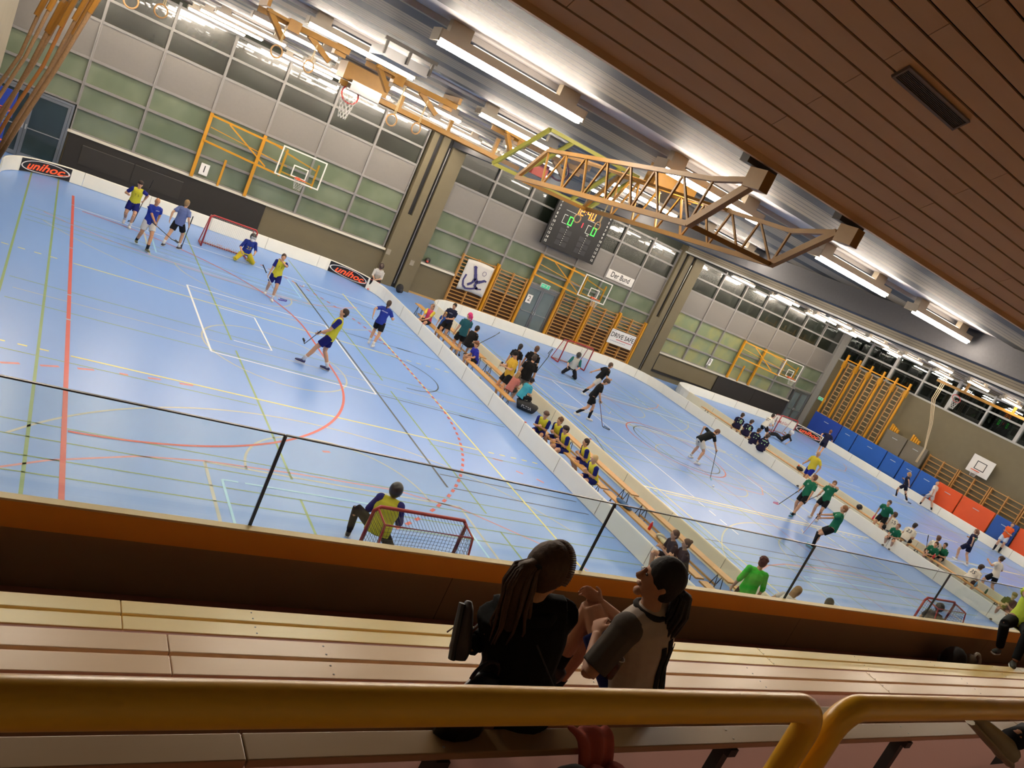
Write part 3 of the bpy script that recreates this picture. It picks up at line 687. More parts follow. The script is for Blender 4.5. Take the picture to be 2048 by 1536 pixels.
# ---- ceiling gymnastics gear
gy = mat('#94691f', .5, 0, .12, 9.); ropeg = mat('#b9a67c', .8)
def ring_unit(label, c, rings, dx=1.6):
    c = Vector(c); t = thing('ring_hoist', label, 'gymnastic rings', c, 0, 'ring hoists under the ceiling')
    M().bar((0, .3, -.12), (dx, -.3, -.12), .06, .1).bar((.05, -.25, -.1), (dx-.1, .35, -.1), .05).build('beam', gy, t)
    [M().bx(a_, a_+.06, -.4, .4, -.06, .06).build('rail', gy, t) for a_ in (0, dx-.06)]
    for x in (.6, dx-.1): M().bx(x-.11, x+.11, -.1, .12, -.24, -.04).build('winch_box', gy, t)
    M().bar((.1, -.2, -.1), (.5, .05, -.42), .07, .1).build('arm', gy, t); M().bar((dx-.7, 0, -.15), (dx-.2, .1, -.4), .07, .1).build('arm', gy, t)
    for r in rings:
        r = Vector(r)-c
        M().tube([(r.x, r.y, r.z+.1), (r.x+.01, r.y, -.25)], .008, 5).tube([(r.x+.03, r.y, r.z+.1), (r.x+.02, r.y, -.25)], .008, 5).build('strap', ropeg, t)
        R = Matrix.Rotation(pi/2, 3, 'X') @ Matrix.Rotation(random.uniform(-.5, .5), 3, 'Y')
        M().torus(r, .105, .015, Matrix.Rotation(random.uniform(-.3, .5), 3, 'Z') @ Matrix.Rotation(pi/2, 3, 'X')).build('ring', mat('#ab8455', .5), t, smooth=True)
def at_d(u, v, yy): return aty(u, v, yy)
ring_unit('yellow ring hoist with two wooden rings at the ceiling, nearest the left windows', (2.55, 15.4, ZC-.0), [at_d(553, 103, 15.2), at_d(617, 133, 15.2)])
ring_unit('yellow ring hoist with two wooden rings right of the centre of the near ceiling', (4.6, 15.2, ZC), [at_d(783, 240, 14.4), at_d(832, 257, 14.9)], 1.8)
ring_unit('yellow ring hoist with rings in front of the scoreboard', (7.4, 14.9, ZC), [at_d(1155, 437, 17), at_d(1195, 452, 17)], 2.2)
ring_unit('ring hoist with rings high at the upper left corner', (-.2, 15.0, ZC), [at_d(262, 2, 14.6), at_d(322, 22, 15.6)], 1.4)
# long folded basket gear along the ceiling, with hanging ring and net
t = thing('folded_hoop_gear', 'long yellow folded basketball gear under the ceiling with red ring and white net', 'ceiling hoop gear', (0, 0, 0))
a, b = aty(676, 160, 20.5), aty(905, 262, 20.5); a.z = b.z = 6.75
M().bx(a.x, a.x+5.6, 20.3, 20.4, 6.6, 6.72).build('beam', gy, t); M().bx(a.x+.3, a.x+5.4, 21.2, 21.3, 6.6, 6.72).build('beam', gy, t)
M().bx(a.x, a.x+1.2, 20.2, 20.9, 6.75, 7.16).build('carriage', gy, t); M().bx(a.x+.2, a.x+1.0, 20.0, 20.35, 6.55, 6.8).build('motor', steel('#77777a'), t)
for i in range(5): M().bar((a.x+.6+i, 20.35, 6.66), (a.x+1.1+i, 21.25, 6.66), .05).build('lattice', gy, t)
for i in range(3): M().bx(a.x+1.6+1.5*i, a.x+1.7+1.5*i, 20.3, 20.4, 6.72, 7.16).build('hanger', gy, t)
c = aty(700, 190, 20.3); M().torus((c.x, c.y, c.z), .22, .02, Matrix.Rotation(1.2, 3, 'X')).build('ring', redp, t); m = M(); net(m, (c.x, c.y, c.z-.05), .2, .1, .55, 9, 6, .007); m.build('net', net_w, t)
# gear near the right end wall
t = thing('folded_hoop_gear', 'yellow folded gear with a hanging ring under the ceiling of the far court', 'ceiling hoop gear', (0, 0, 0))
p = atx(1950, 770, 40.0); M().bx(40, 40.12, 15, 22.6, 6.5, 6.62).build('beam', gy, t); M().bx(41, 41.12, 15, 22, 6.5, 6.62).build('beam', gy, t)
for i in range(7): M().bar((40.06, 15.4+i, 6.56), (41.06, 15.9+i, 6.56), .05).build('lattice', gy, t)
for i in range(3): M().bx(40.0, 40.12, 16+2.5*i, 16.1+2.5*i, 6.62, 7.16).build('hanger', gy, t)
M().torus((39.6, 21.0, 6.1), .22, .02, Matrix.Rotation(.9, 3, 'Y')).build('ring', redp, t); m = M(); net(m, (39.6, 21.0, 6.05), .2, .1, .5, 8, 5, .006); m.build('net', net_w, t)
# ---- big lattice hoop frame folded under the ceiling, near the camera
t = thing('ceiling_hoop_frame', 'large yellow lattice basketball frame folded up under the ceiling with glass board', 'ceiling hoop gear', (0, 0, 0))
def truss(x, y0, zt0, zb0, y1, zt1, zb1, n):
    m = M().bar((x, y0-.55, 6.93), (x, y0, zt0), .05).bar((x, y0, zt0), (x, y1, zt1), .045).bar((x, y0-.55, 6.93), (x, y0+.05, zb0), .07).bar((x, y0+.05, zb0), (x, y1+.5, zb1), .055).bar((x, y1, zt1), (x, y1+.5, zb1), .045)
    m.build('lattice_side', gy, t); w_ = M()
    for i in range(n):
        f = i/n; g_ = (i+1)/n; yt = y0+(y1-y0)*f; yt2 = y0+(y1-y0)*g_
        zt = zt0+(zt1-zt0)*f; zt2 = zt0+(zt1-zt0)*g_; yb = y0+.05+(y1+.3-y0-.05)*f; zb = zb0+(zb1-zb0)*f
        w_.bar((x, yt, zt), (x, yb, zb), .022).bar((x, yb, zb), (x, yt2, zt2), .022)
    w_.build('lattice_web', gy, t)
truss(5.2, 5.85, 6.83, 6.36, 8.9, 6.6, 6.14, 7); truss(6.65, 6.0, 6.8, 6.4, 9.3, 6.78, 6.17, 7)
for x in (5.2, 6.65):
    M().bx(x-.06, x+.06, 5.2, 5.42, 6.84, 7.02).build('hinge', mat('#8f6414', .45), t); M().bx(x-.2, x+.2, 5.34, 5.44, 7.02, 7.16).build('ceiling_plate', mat('#2a2520', .6), t)
M().bar((5.2, 9.4, 6.14), (6.65, 9.7, 6.17), .05).bar((5.2, 5.9, 6.36), (6.65, 6.05, 6.4), .05).bar((5.2, 7.2, 6.27), (6.65, 9.0, 6.78), .03).bar((5.2, 8.9, 6.6), (6.65, 7.0, 6.8), .03).build('cross_members', gy, t)
U0, U1 = Vector((5.72, 10.0, 6.95)), Vector((7.48, 10.0, 6.95)); L0, L1 = Vector((5.36, 10.5, 6.2)), Vector((7.22, 10.5, 6.22))
gf = mat('#b5b552', .5); m = M()
for p, q in ((U0, U1), (U1, L1), (L1, L0), (L0, U0), (U0.lerp(U1, .25), L0.lerp(L1, .25)), (U0.lerp(U1, .8), L0.lerp(L1, .8))): m.bar(p, q, .07, .05)
m.build('board_frame', gf, t); m = M(); m.add([U0, U1, L1, L0], [(0, 1, 2, 3)]); g_ = m.build('glass', glass_mat('board_glass', '#dcdfe0', 1.5, .1), t); sm = g_.modifiers.new('s', 'SOLIDIFY'); sm.thickness = .01
c = U0.lerp(U1, .45)*.3+L0.lerp(L1, .45)*.7; M().torus(c+Vector((.15, .25, .15)), .225, .014, Matrix.Rotation(1.0, 3, 'X')).build('ring', paint('#b86a80'), t)
M().obox(c+Vector((-.25, .03, -.02)), .26, .1, .2).build('ring_mount', paint('#c2605c'), t)
M().bx(7.1, 7.9, 9.1, 9.35, 6.85, 7.16).build('carriage', gy, t); M().tube([(7.3, 9.0, 6.78), (8.0, 9.15, 6.78)], .09, 10).build('motor', steel('#77777a'), t)
M().bar((6.65, 7.0, 6.8), (7.5, 9.2, 6.85), .06).bar((5.2, 8.9, 6.62), (7.4, 9.3, 6.9), .05).build('arm', gy, t)
# ============================================================ PEOPLE
def rz(a): return Matrix.Rotation(a, 3, 'Z')
def rx(a): return Matrix.Rotation(a, 3, 'X')
def ry(a): return Matrix.Rotation(a, 3, 'Y')
def ik(a, b, l1, l2, pole):
    d = b-a; L = max(1e-4, d.length); mx = (l1+l2)*.998
    if L > mx: b = a+d*(mx/L); d = b-a; L = mx
    u = d/L; c = (l1*l1-l2*l2+L*L)/(2*L); h = sqrt(max(0, l1*l1-c*c)); p = Vector(pole)-u*Vector(pole).dot(u)
    if p.length < 1e-4: p = u.orthogonal()
    return a+u*c+p.normalized()*h, b
POSE = {
 'stand': dict(p=(0, 0, .92), lean=3, LF=(-.12, 0), RF=(.12, .06), LH=(-.27, .06, .84), RH=(.27, .1, .84)),
 'walk': dict(p=(0, 0, .9), lean=6, LF=(-.1, .24), RF=(.1, -.3, .14), LH=(-.25, -.15, .88), RH=(.26, .25, .95)),
 'run': dict(p=(0, 0, .88), lean=14, LF=(-.08, .12), RF=(.1, -.5, .34), LH=(-.27, -.22, 1.0), RH=(.26, .3, 1.1)),
 'ready': dict(p=(0, -.1, .8), lean=28, LF=(-.25, .05), RF=(.25, .0), LH=(-.1, .42, .85), RH=(.2, .32, .95)),
 'sit': dict(p=(0, 0, .5), lean=22, LF=(-.14, .33), RF=(.14, .31), LH=(-.08, .42, .58), RH=(.1, .42, .56)),
 'kneel': dict(p=(0, -.08, .42), lean=18, LF=(-.2, -.32, .07), RF=(.22, -.3, .07), LH=(-.2, .3, .5), RH=(.25, .3, .45)),
}
SKIN = '#c99b7c'
def limb(m, pts, rad, seg=10): return m.tube(pts, rad, seg)
def hand(m, w_, d, n, s, curl=.5, side=1):
    """palm, four fingers and a thumb; d along the forearm, n out of the palm, side = thumb side sign"""
    d = d.normalized(); n = (n-d*n.dot(d)).normalized(); t = d.cross(n)*side
    R = Matrix((t, d, n)).transposed(); c = w_+d*.045*s
    m.ell(c, (.042*s, .052*s, .018*s), R, 10, 6)
    for i, (o, l) in enumerate(((.03, .068), (.01, .078), (-.011, .072), (-.031, .055))):
        a = w_+d*.082*s+t*o*s; b = a+(d*cos(curl*.6)+n*sin(curl*.6))*l*.55*s; e = b+(d*cos(curl*1.5)+n*sin(curl*1.5))*l*.55*s
        m.tube([a-d*.01*s, a, b, e], [.0095*s, .0095*s, .0085*s, .0065*s], 6)
    a = w_+d*.03*s+t*.032*s; b = a+(t*.75+d*.6+n*.15).normalized()*.035*s; e = b+(t*.25+d*.9+n*.35).normalized()*.033*s
    m.tube([a-t*.01*s, a, b, e], [.012*s, .0115*s, .01*s, .008*s], 6)
def person(label, px=None, rel=180, H=1.75, pose='stand', pos=None, az=None, shirt='#1a1a1c', sleeve=None, shorts='#15161a', sock=None, shoe='#2a2a2e', hair='#3a2a1e', style='short',
           female=False, skin=SKIN, num=None, numc='#e8e8e8', numsz=.22, vox=.014, group=None, legs='short', headtop=None, mark=None, **ov):
    P = dict(POSE[pose]); P.update(ov); s = H/1.75
    V = lambda t: Vector((t[0], t[1], t[2] if len(t) > 2 else .09))*s
    pel = V(P['p']); lean = radians(P.get('lean', 0)); side = radians(P.get('side', 0)); yaw = radians(P.get('yaw', 0))
    T = rz(yaw) @ ry(side) @ rx(-lean); U = T @ Vector((0, 0, 1)); Rt = T @ Vector((1, 0, 0)); Fw = T @ Vector((0, 1, 0))
    hy, hp, hr = [radians(a) for a in P.get('head', (0, 0, 0))]
    Hm = rz(yaw+hy) @ ry(hr) @ rx(-hp-lean*.35); HU = Hm @ Vector((0, 0, 1)); HF = Hm @ Vector((0, 1, 0))
    N = pel+U*.49*s; S = {-1: pel+U*.44*s-Rt*.165*s*(.93 if female else 1), 1: pel+U*.44*s+Rt*.165*s*(.93 if female else 1)}
    hc = N+(U*.04+HU*.125+HF*.015)*s; top = hc+HU*.118*s
    # place the figure: the head's top lies on the sight line, the feet stand on the floor
    if pos is None:
        zz = top.z+(P.get('base', 0)); g = atz(px[0], px[1], zz)
        for _ in range(3):
            azd = atan2(g.y, g.x)+radians(rel) if az is None else radians(az); fz = azd-pi/2
            o = rz(fz) @ Vector((top.x, top.y, 0)); q = Vector((g.x-o.x, g.y-o.y, P.get('base', 0)))
        pos = q
    else: fz = radians(az)-pi/2
    root = thing('person', label, 'person', pos, fz, group)
    hips = {k: pel+Vector((k*.088*s, 0, -.02*s)) for k in (-1, 1)}; leg = {}; arm = {}
    for k, nm in ((-1, 'LF'), (1, 'RF')):
        f = V(P[nm]) if nm+'w' not in P else (rz(-fz) @ (Vector(P[nm+'w'])-Vector(pos)))
        pole = Vector(P.get(nm+'p', (k*.15, 1, .2))); kn, an = ik(hips[k], f, .43*s, .42*s, pole); leg[k] = (hips[k], kn, an)
    for k, nm in ((-1, 'LH'), (1, 'RH')):
        h = V(P[nm]) if nm+'w' not in P else (rz(-fz) @ (Vector(P[nm+'w'])-Vector(pos)))
        pole = Vector(P.get(nm+'p', (k*.5, -.8, -.5))); el, wr = ik(S[k], h, .285*s, .25*s, pole); arm[k] = (S[k], el, wr)
    fem = female
    b = M()
    # trunk
    tr = [(pel-U*.09*s, .13, .1), (pel, .155 if not fem else .165, .11), (pel+U*.17*s, .135 if not fem else .118, .098), (pel+U*.31*s, .155 if not fem else .14, .112), (pel+U*.42*s, .145, .09), (N, .062, .058)]
    b.tube([p for p, _, _ in tr], [(a*s, c*s) for _, a, c in tr], 14, xd=Rt)
    b.tube([N-U*.05*s, N+U*.02*s, hc-HU*.07*s], [.062*s, .052*s, .05*s], 10)
    b.tube([S[-1], S[-1].lerp(S[1], .5)+U*.015*s, S[1]], [.055*s, .06*s, .055*s], 10)
    for k in (-1, 1):
        h_, kn, an = leg[k]; b.tube([h_+Vector((0, 0, .03*s)), h_.lerp(kn, .35), kn], [.09*s, .082*s, .055*s], 12)
        b.tube([kn, kn.lerp(an, .3)-Fw*.012*s, an], [.055*s, .057*s, .036*s], 10)
        sh, el, wr = arm[k]; b.tube([sh, sh.lerp(el, .5), el], [.052*s, .046*s, .038*s], 9); b.tube([el, el.lerp(wr, .3), wr], [.038*s, .037*s, .026*s], 9)
        hand(b, wr, (wr-el), P.get('palm', Vector((-k, .3, 0))), s, P.get('curl', .8), k)
    HR = Hm
    b.ell(hc, (.074*s, .092*s, .108*s), HR, 16, 10); b.ell(hc+(HF*.03-HU*.055)*s, (.052*s, .055*s, .06*s), HR, 12, 8)
    b.ell(hc+(HF*.092-HU*.015)*s, (.013*s, .018*s, .022*s), HR, 8, 6)
    RtH = Hm @ Vector((1, 0, 0))
    for k in (-1, 1): b.ell(hc+(RtH*.076*k-HU*.01-HF*.005)*s, (.01*s, .018*s, .028*s), HR, 8, 6)
    body = b.build('body', mat(skin, .6, 0, .05, 20., 0., 0., .35), root, smooth=True)
    def rm(o, v, it=2):
        r = o.modifiers.new('r', 'REMESH'); r.mode = 'VOXEL'; r.voxel_size = v; r.use_smooth_shade = True
        sm = o.modifiers.new('s', 'SMOOTH'); sm.factor = .5; sm.iterations = it
    rm(body, vox*.85)
    f = M()
    for k in (-1, 1): f.ell(hc+(RtH*.03*k+HF*.088+HU*.012)*s, (.012*s, .006*s, .007*s), HR, 7, 5)
    if style not in ('helmet',): f.build('eyes', mat('#20160f', .3), root)
    # shirt and sleeves
    c = M(); wd = P.get('bulk', 1.)
    rr = [(pel-U*.1*s, .172, .128), (pel+U*.02*s, .176, .132), (pel+U*.17*s, .158 if not fem else .142, .12), (pel+U*.31*s, .176 if not fem else .162, .13), (pel+U*.42*s, .165, .11), (N-U*.005*s, .078, .072)]
    c.tube([p for p, _, _ in rr], [(a*s*wd, d*s*wd) for _, a, d in rr], 16, xd=Rt)
    c.tube([S[-1], S[-1].lerp(S[1], .5)+U*.015*s, S[1]], [.066*s*wd, .072*s*wd, .066*s*wd], 10)
    ll = P.get('slv', .72); sls = []
    for k in (-1, 1):
        sh, el, wr = arm[k]; sl = c if not sleeve else M(); sls.append(sl)
        if ll <= 1: sl.tube([sh, sh.lerp(el, ll*.5), sh.lerp(el, ll)], [.07*s*wd, .066*s*wd, .064*s*wd], 10)
        else: sl.tube([sh, el, el.lerp(wr, ll-1)], [.07*s*wd, .055*s*wd, .045*s*wd], 10)
        if sleeve: sl.ell(sh, (.074*s*wd,)*3)
    so = c.build('shirt', cloth(shirt), root, smooth=True); rm(so, vox)
    if sleeve:
        for sl in sls: o = sl.build('sleeve', cloth(sleeve), so, smooth=True); rm(o, vox, 1)
    c = M(); c.tube([pel+U*.06*s, pel, pel-Vector((0, 0, .09*s))], [(.166*s, .124*s), (.174*s, .13*s), (.15*s, .12*s)], 14, xd=Vector((1, 0, 0)))
    for k in (-1, 1):
        h_, kn, an = leg[k]
        if legs == 'short': c.tube([h_, h_.lerp(kn, .35), h_.lerp(kn, .7)], [.1*s, .103*s, .1*s], 12)
        else: c.tube([h_, h_.lerp(kn, .5), kn], [.1*s, .09*s, .07*s], 12); c.tube([kn, kn.lerp(an, .3), kn.lerp(an, .93)], [.068*s, .068*s, .055*s], 10)
    o = c.build('shorts' if legs == 'short' else 'trousers', cloth(shorts), root, smooth=True); rm(o, vox)
    for k in (-1, 1):
        h_, kn, an = leg[k]
        if sock:
            sc, hi = sock if isinstance(sock, tuple) else (sock, .75)
            q = kn.lerp(an, 1-hi) if hi <= 1 else kn
            M().tube([q, q.lerp(an, .4), an-Vector((0, 0, .01*s))], [(.057*(1-(1-hi)*.3)+.006)*s, (.055 if hi > .5 else .045)*s, .044*s], 10).build('sock', cloth(sc), root, smooth=True)
        fd = Vector((k*.15, 1, 0)).normalized()
        if an.z > .16*s: fd = (fd*.5-Vector((0, 0, .85))).normalized() if (kn-an).z < .3*s or an.y < -.2*s else (fd+Vector((0, 0, .2))).normalized()
        if an.y < -.25*s and an.z < .12*s and pose == 'kneel': fd = Vector((k*.2, -.9, -.1)).normalized()
        if P.get('footdir') and an.z > .16*s: fd = Vector(P['footdir']).normalized()
        up = Vector((0, 0, 1)) if abs(fd.z) < .7 else Vector((0, 1, 0)); up = Vector(P['footup']) if (P.get('footup') and an.z > .16*s) else up; up = (up-fd*up.dot(fd)).normalized(); rt = fd.cross(up)
        hl = an-up*.045*s-fd*.05*s
        sm_ = M(); sm_.tube([hl-fd*.02*s, hl+fd*.03*s, hl+fd*.12*s, hl+fd*.2*s, hl+fd*.235*s], [(.03*s, .035*s), (.043*s, .052*s), (.044*s, .04*s), (.042*s, .028*s), (.02*s, .015*s)], 10, xd=rt)
        sh_ = sm_.build('shoe', mat(shoe, .55, 0, .08, 20.), root, smooth=True); rm(sh_, vox*.8, 1)
        M().tube([hl-fd*.02*s-up*.03*s, hl+fd*.1*s-up*.03*s, hl+fd*.22*s-up*.028*s], [(.038*s, .015*s), (.047*s, .016*s), (.038*s, .013*s)], 8, xd=rt).build('sole', mat(P.get('sole', '#d8d6d0'), .6), sh_)
    # hair or headgear
    def H_(x, y, z): return hc+(RtH*x+HF*y+HU*z)*s
    if style != 'bald':
        c = M(); vh = vox*.8
        if style == 'helmet':
            c.ell(H_(0, -.01, .015), (.115*s, .135*s, .135*s), HR, 16, 10); o = c.build('helmet', mat(hair, .35, 0, .05, 8.), root, smooth=True)
            cg = M()
            for i in range(5): cg.tube([H_(-.09, .07, .05-.035*i), H_(-.04, .135, .05-.035*i), H_(.04, .135, .05-.035*i), H_(.09, .07, .05-.035*i)], .007*s, 5)
            for i in (-1, 0, 1): cg.tube([H_(.05*i, .125, .07), H_(.05*i, .135, 0), H_(.045*i, .11, -.11)], .007*s, 5)
            cg.build('face_cage', mat(P.get('cage', '#c8c8c8'), .4, .3), o)
            if P.get('ball'): M().tube([H_(-.06, .1, -.07), H_(0, .135, -.08), H_(.06, .1, -.07)], [.03*s, .045*s, .03*s], 8).build('chin_guard', mat(P['ball'], .4), o)
        elif style == 'cap':
            c.ell(H_(0, -.008, .04), (.085*s, .103*s, .085*s), HR, 14, 9); c.tube([H_(0, .05, .055), H_(0, .16, .035)], [(.07*s, .012*s), (.055*s, .006*s)], 10, xd=RtH)
            o = c.build('cap', cloth(hair), root, smooth=True); M().ell(H_(0, -.025, -.0), (.079*s, .08*s, .08*s), HR, 12, 8).build('hair', mat('#2a2019', .8), root, smooth=True)
        else:
            hb = P.get('hairvol', 1.); c.ell(H_(0, -.018*hb, .028), (.085*s*hb, .098*s*hb, .1*s*hb), HR, 16, 10); c.ell(H_(0, -.035, -.03), (.078*s, .07*s, .07*s), HR, 12, 8)
            if style == 'curly':
                for i in range(26):
                    a_, e_ = random.uniform(0, 6.28), random.uniform(.1, 1.3); c.ell(H_(.08*cos(a_)*cos(e_), -.02+.09*sin(a_)*cos(e_), .035+.09*sin(e_)), (.026*s,)*3, None, 6, 4)
            if style == 'fluffy': c.ell(H_(0, .02, .07), (.09*s, .1*s, .07*s), HR, 12, 8)
            if style == 'long': c.tube([H_(0, -.05, .03), H_(0, -.075, -.06), H_(0, -.085, -.17), H_(0, -.08, -.26)], [(.08*s, .05*s), (.085*s, .045*s), (.08*s, .035*s), (.05*s, .02*s)], 10, xd=RtH)
            if style in ('pony', 'braid'): c.tube([H_(0, -.09, .03), H_(0, -.125, .0), H_(0, -.13, -.1), H_(.01, -.11, -.2)], [.026*s, .036*s, .03*s, .012*s], 8)
            if style == 'bun': c.ell(H_(0, -.1, .07), (.045*s,)*3)
            o = c.build('hair', mat(hair, .75, 0, .25, 60., .4), root, smooth=True); rm(o, vh, 1)
            if P.get('band'): M().torus(H_(0, -.005, .045), .093*s, .011*s, HR).build('headband', cloth(P['band']), root)
    Bk = -Fw
    if num:
        m = M(); cc = pel+U*.3*s
        def fn(x, y):
            xx = x; return cc+Rt*xx+U*y-Fw*(.137*s-xx*xx*1.6)
        put_text(m, num, numsz*s, fn, .01); o = m.build('back_number', mat(numc, .7, 0, 0, 5), so); sw = o.modifiers.new('w', 'SHRINKWRAP'); sw.target = so; sw.offset = .004; so_ = o.modifiers.new('s', 'SOLIDIFY'); so_.thickness = .006; so_.offset = 0
    if mark:
        m = M(); side_, txt, sz, dx, dz, colr = mark; cc = pel+U*(.3+dz)*s; sg = 1 if side_ == 'front' else -1
        put_text(m, txt, sz*s, lambda x, y: cc-Rt*((x+dx)*sg)+U*y+Fw*sg*(.138*s-(x+dx)**2*1.6), .0); o = m.build('print', mat(colr, .7, 0, 0, 5), so); sw = o.modifiers.new('w', 'SHRINKWRAP'); sw.target = so; sw.offset = .004; so_ = o.modifiers.new('s', 'SOLIDIFY'); so_.thickness = .004; so_.offset = 0
    W = Matrix.Translation(Vector(pos)) @ rz(fz).to_4x4()
    return dict(root=root, W=W, hand={k: W @ (arm[k][2]+(arm[k][2]-arm[k][1]).normalized()*.07*s) for k in (-1, 1)}, hc=W @ hc, pel=W @ pel, body=body, shirt=so, s=s, arm={k: [W @ q for q in arm[k]] for k in arm}, loc=dict(hc=hc, HR=HR, pel=pel, U=U, Rt=Rt, Fw=Fw, N=N, arm=arm, leg=leg))
def stick(label, hnd, tip, shaft='#1d1d20', grip='#16161a', blade='#26262a', up=.12, face=None):
    """floorball stick held at hnd, blade at tip"""
    hnd = Vector(hnd); tip = Vector(tip); d = (tip-hnd).normalized(); a = hnd-d*up
    t = thing('floorball_stick', label, 'floorball stick', tip)
    e = a-tip
    M().tube([e+d*.24, -d*.05], .012, 8).build('shaft', mat(shaft, .35), t); M().tube([e, e+d*.28], .016, 8).build('grip', mat(grip, .8), t)
    f = Vector(face) if face else Vector((d.x, d.y, 0))
    f.z = 0
    if f.length < .05: f = Vector((1, 0, 0))
    f.normalize(); n = Vector((-f.y, f.x, 0))
    if face is None and tip.z > .3: f = d; n = f.orthogonal().normalized()
    k = M(); upv = f.cross(n).normalized()
    if upv.z < 0: upv = -upv
    for i in range(6):
        x0 = i/6; k.bar(f*(.02+.04*i)+upv*(.02+.004*i), f*(.06+.04*i)+upv*(.024+.004*i)+n*(.006*i), .012, .02)
        k.bar(f*(.02+.04*i)+upv*(.085-.002*i), f*(.06+.04*i)+upv*(.083-.002*i)+n*(.006*i), .012, .016)
        k.bar(f*(.03+.04*i)+upv*.02, f*(.05+.04*i)+upv*.085+n*(.006*i), .01, .012)
    k.bar(-d*.05, f*.03+upv*.03, .022); k.bar(f*.26+upv*.04+n*.03, f*.26+upv*.075+n*.03, .014)
    k.build('blade', mat(blade, .5), t)
    return t
YB_ = dict(shirt='#c9c43a', sleeve='#1d2470', shorts='#161c62', sock=('#d8d8dc', .3), shoe='#c8c8cc', mark=('front', 'T 5', .12, 0, .0, '#6f6a1c'))
BL = '#23368f'
# --- near court
p = person('player in yellow shirt with blue sleeves jogging beside the bald man, both hands low', (283, 362), 182, 1.66, 'run', hair='#33241b', style='fluffy', **{**YB_, 'shoe': '#e0dcd8'}, RF=(.1, -.2, .2))
h = p['hand'][-1]; stick('black stick held upright by the jogging yellow-shirted player at the far left', h, h+Vector((-.1, -.1, -.75)), up=.75)
p = person('bald man in blue t-shirt and white-hemmed shorts striding with a stick', (318, 396), 198, 1.68, 'walk', shirt=BL, shorts='#d2cfc8', style='bald', sock=('#24262c', .3), shoe='#5a6048', skin='#c4906c', mark=('front', 'unihoc', .05, .08, .1, '#e0e0e8'), RH=(-.12, .3, .85), head=(0, 5, 0))
stick('black stick carried low by the bald man in the blue t-shirt', p['hand'][1], atz(345, 480, .45), up=.25)
p = person('man in faded grey-blue t-shirt seen from behind by the far goal', (377, 400), -25, 1.68, 'walk', shirt='#5f6e9e', shorts='#15161c', hair='#8f7550', sock=('#d8d8d4', .3), shoe='#2e2a30', RH=(.28, .1, .9), LF=(-.12, -.35, .1), RF=(.14, .2))
stick('dark stick with open blade planted beside the man in the grey-blue t-shirt', p['hand'][1], atz(362, 497, .03), up=.4, blade='#30343c')
g1 = person('goalkeeper kneeling before the far goal of the near court, black and white mask, yellow pads', (509, 469), 195, 1.68, 'kneel', shirt='#2a3a86', shorts='#c9b32e', legs='long', hair='#1d1d20', style='helmet', cage='#e6e6e8', ball='#e0e0e2', slv=1.1, sleeve='#24327c', shoe='#b8c070', LF=(-.25, -.5, .08), lean=22, mark=('front', '25', .2, 0, -.05, '#b9a93a'))
p = person('woman in yellow and blue kit walking with her hand at her mouth', (570, 508), 188, 1.56, 'walk', female=True, hair='#3a2b22', style='bun', **{**YB_, 'shoe': '#e2e0dc'}, LH=(.02, .2, 1.42), RH=(.26, .12, .8), LHp=(-.8, .3, -.4))
stick('white stick with purple blade trailed by the woman with her hand at her mouth', p['hand'][1], atz(557, 601, .03), shaft='#cfcfd2', blade='#4c2a9a', up=.4)
p = person('tall player in yellow and blue kit leaning back with a stick stretched to the left', (694, 618), 88, 1.8, 'walk', hair='#2e221b', **{**YB_, 'shoe': '#22285c'}, lean=-8, LF=(-.16, .42), RF=(.14, -.2), LH=(-.2, .25, .92), RH=(.25, .12, .9), head=(8, -10, 0))
stick('black stick reaching out to the left from the tall yellow-shirted player', p['hand'][-1], atz(608, 688, .22), up=.3, blade='#1a1a1e')
p = person('woman in blue t-shirt and black shorts running away towards the boards', (781, 601), -12, 1.6, 'run', female=True, shirt=BL, shorts='#15161a', hair='#3f2f24', style='pony', sock=('#d4d4d2', .25), shoe='#d8d8d6', mark=('back', 'unihockey', .06, 0, .06, '#d8d8e4'), RH=(.3, .35, 1.05), LF=(-.12, .05), RF=(.12, -.35, .12), lean=10)
# near goal's keeper, just in front of the goal, back to the stand
p = person('goalkeeper in yellow and blue with black helmet kneeling at the near goal', (798, 968), -5, 1.72, 'kneel', shirt='#cbc53a', sleeve='#1d2470', shorts='#1c1d22', legs='long', hair='#222226', style='helmet', cage='#2c2c30', slv=1.2, num='44', numc='#3c4a30', numsz=.26, vox=.012, p=(0, -.05, .4), bulk=1.25, LF=(-.42, .05, .08), LFp=(-.7, .4, 1), LH=(-.2, .35, .55), RH=(.2, .35, .5), sock=('#1a1a1e', 1.))
# --- corridor between the near and middle courts
bench = dict(group='people along the benches between the near and middle courts')
person('goalkeeper in white jersey and red leg pads sitting by the left pillar', (765, 528), 180, 1.72, 'sit', shirt='#c8c4bc', shorts='#1d1a1c', legs='long', hair='#3a2c28', style='helmet', cage='#5a4a44', shoe='#c04a4a', sock=('#c2504c', 1.0), slv=1.3, **bench)
person('girl in pink and yellow vest sitting on a wooden chair bench', (867, 608), 150, 1.6, 'sit', female=True, shirt='#c2446e', sleeve='#d6c24a', shorts='#1c1d24', hair='#7a5a44', style='pony', lean=8, shoe='#c8c8cc', **bench)
person('small blond child in blue beside the girl in the pink vest', (893, 624), 160, 1.2, 'stand', shirt='#2e56a8', shorts='#20242e', hair='#b08e58', style='fluffy', shoe='#c8c8c8', lean=18, **bench)
p = person('boy in dark navy t-shirt standing and holding a white stick', (911, 607), 165, 1.64, 'stand', shirt='#1c2136', shorts='#15161a', hair='#241b16', shoe='#dadada', mark=('front', 'unihoc', .06, 0, .05, '#a9adbc'), LH=(-.05, .3, 1.05), RH=(.2, .3, 1.0), head=(0, 15, 0), **bench)
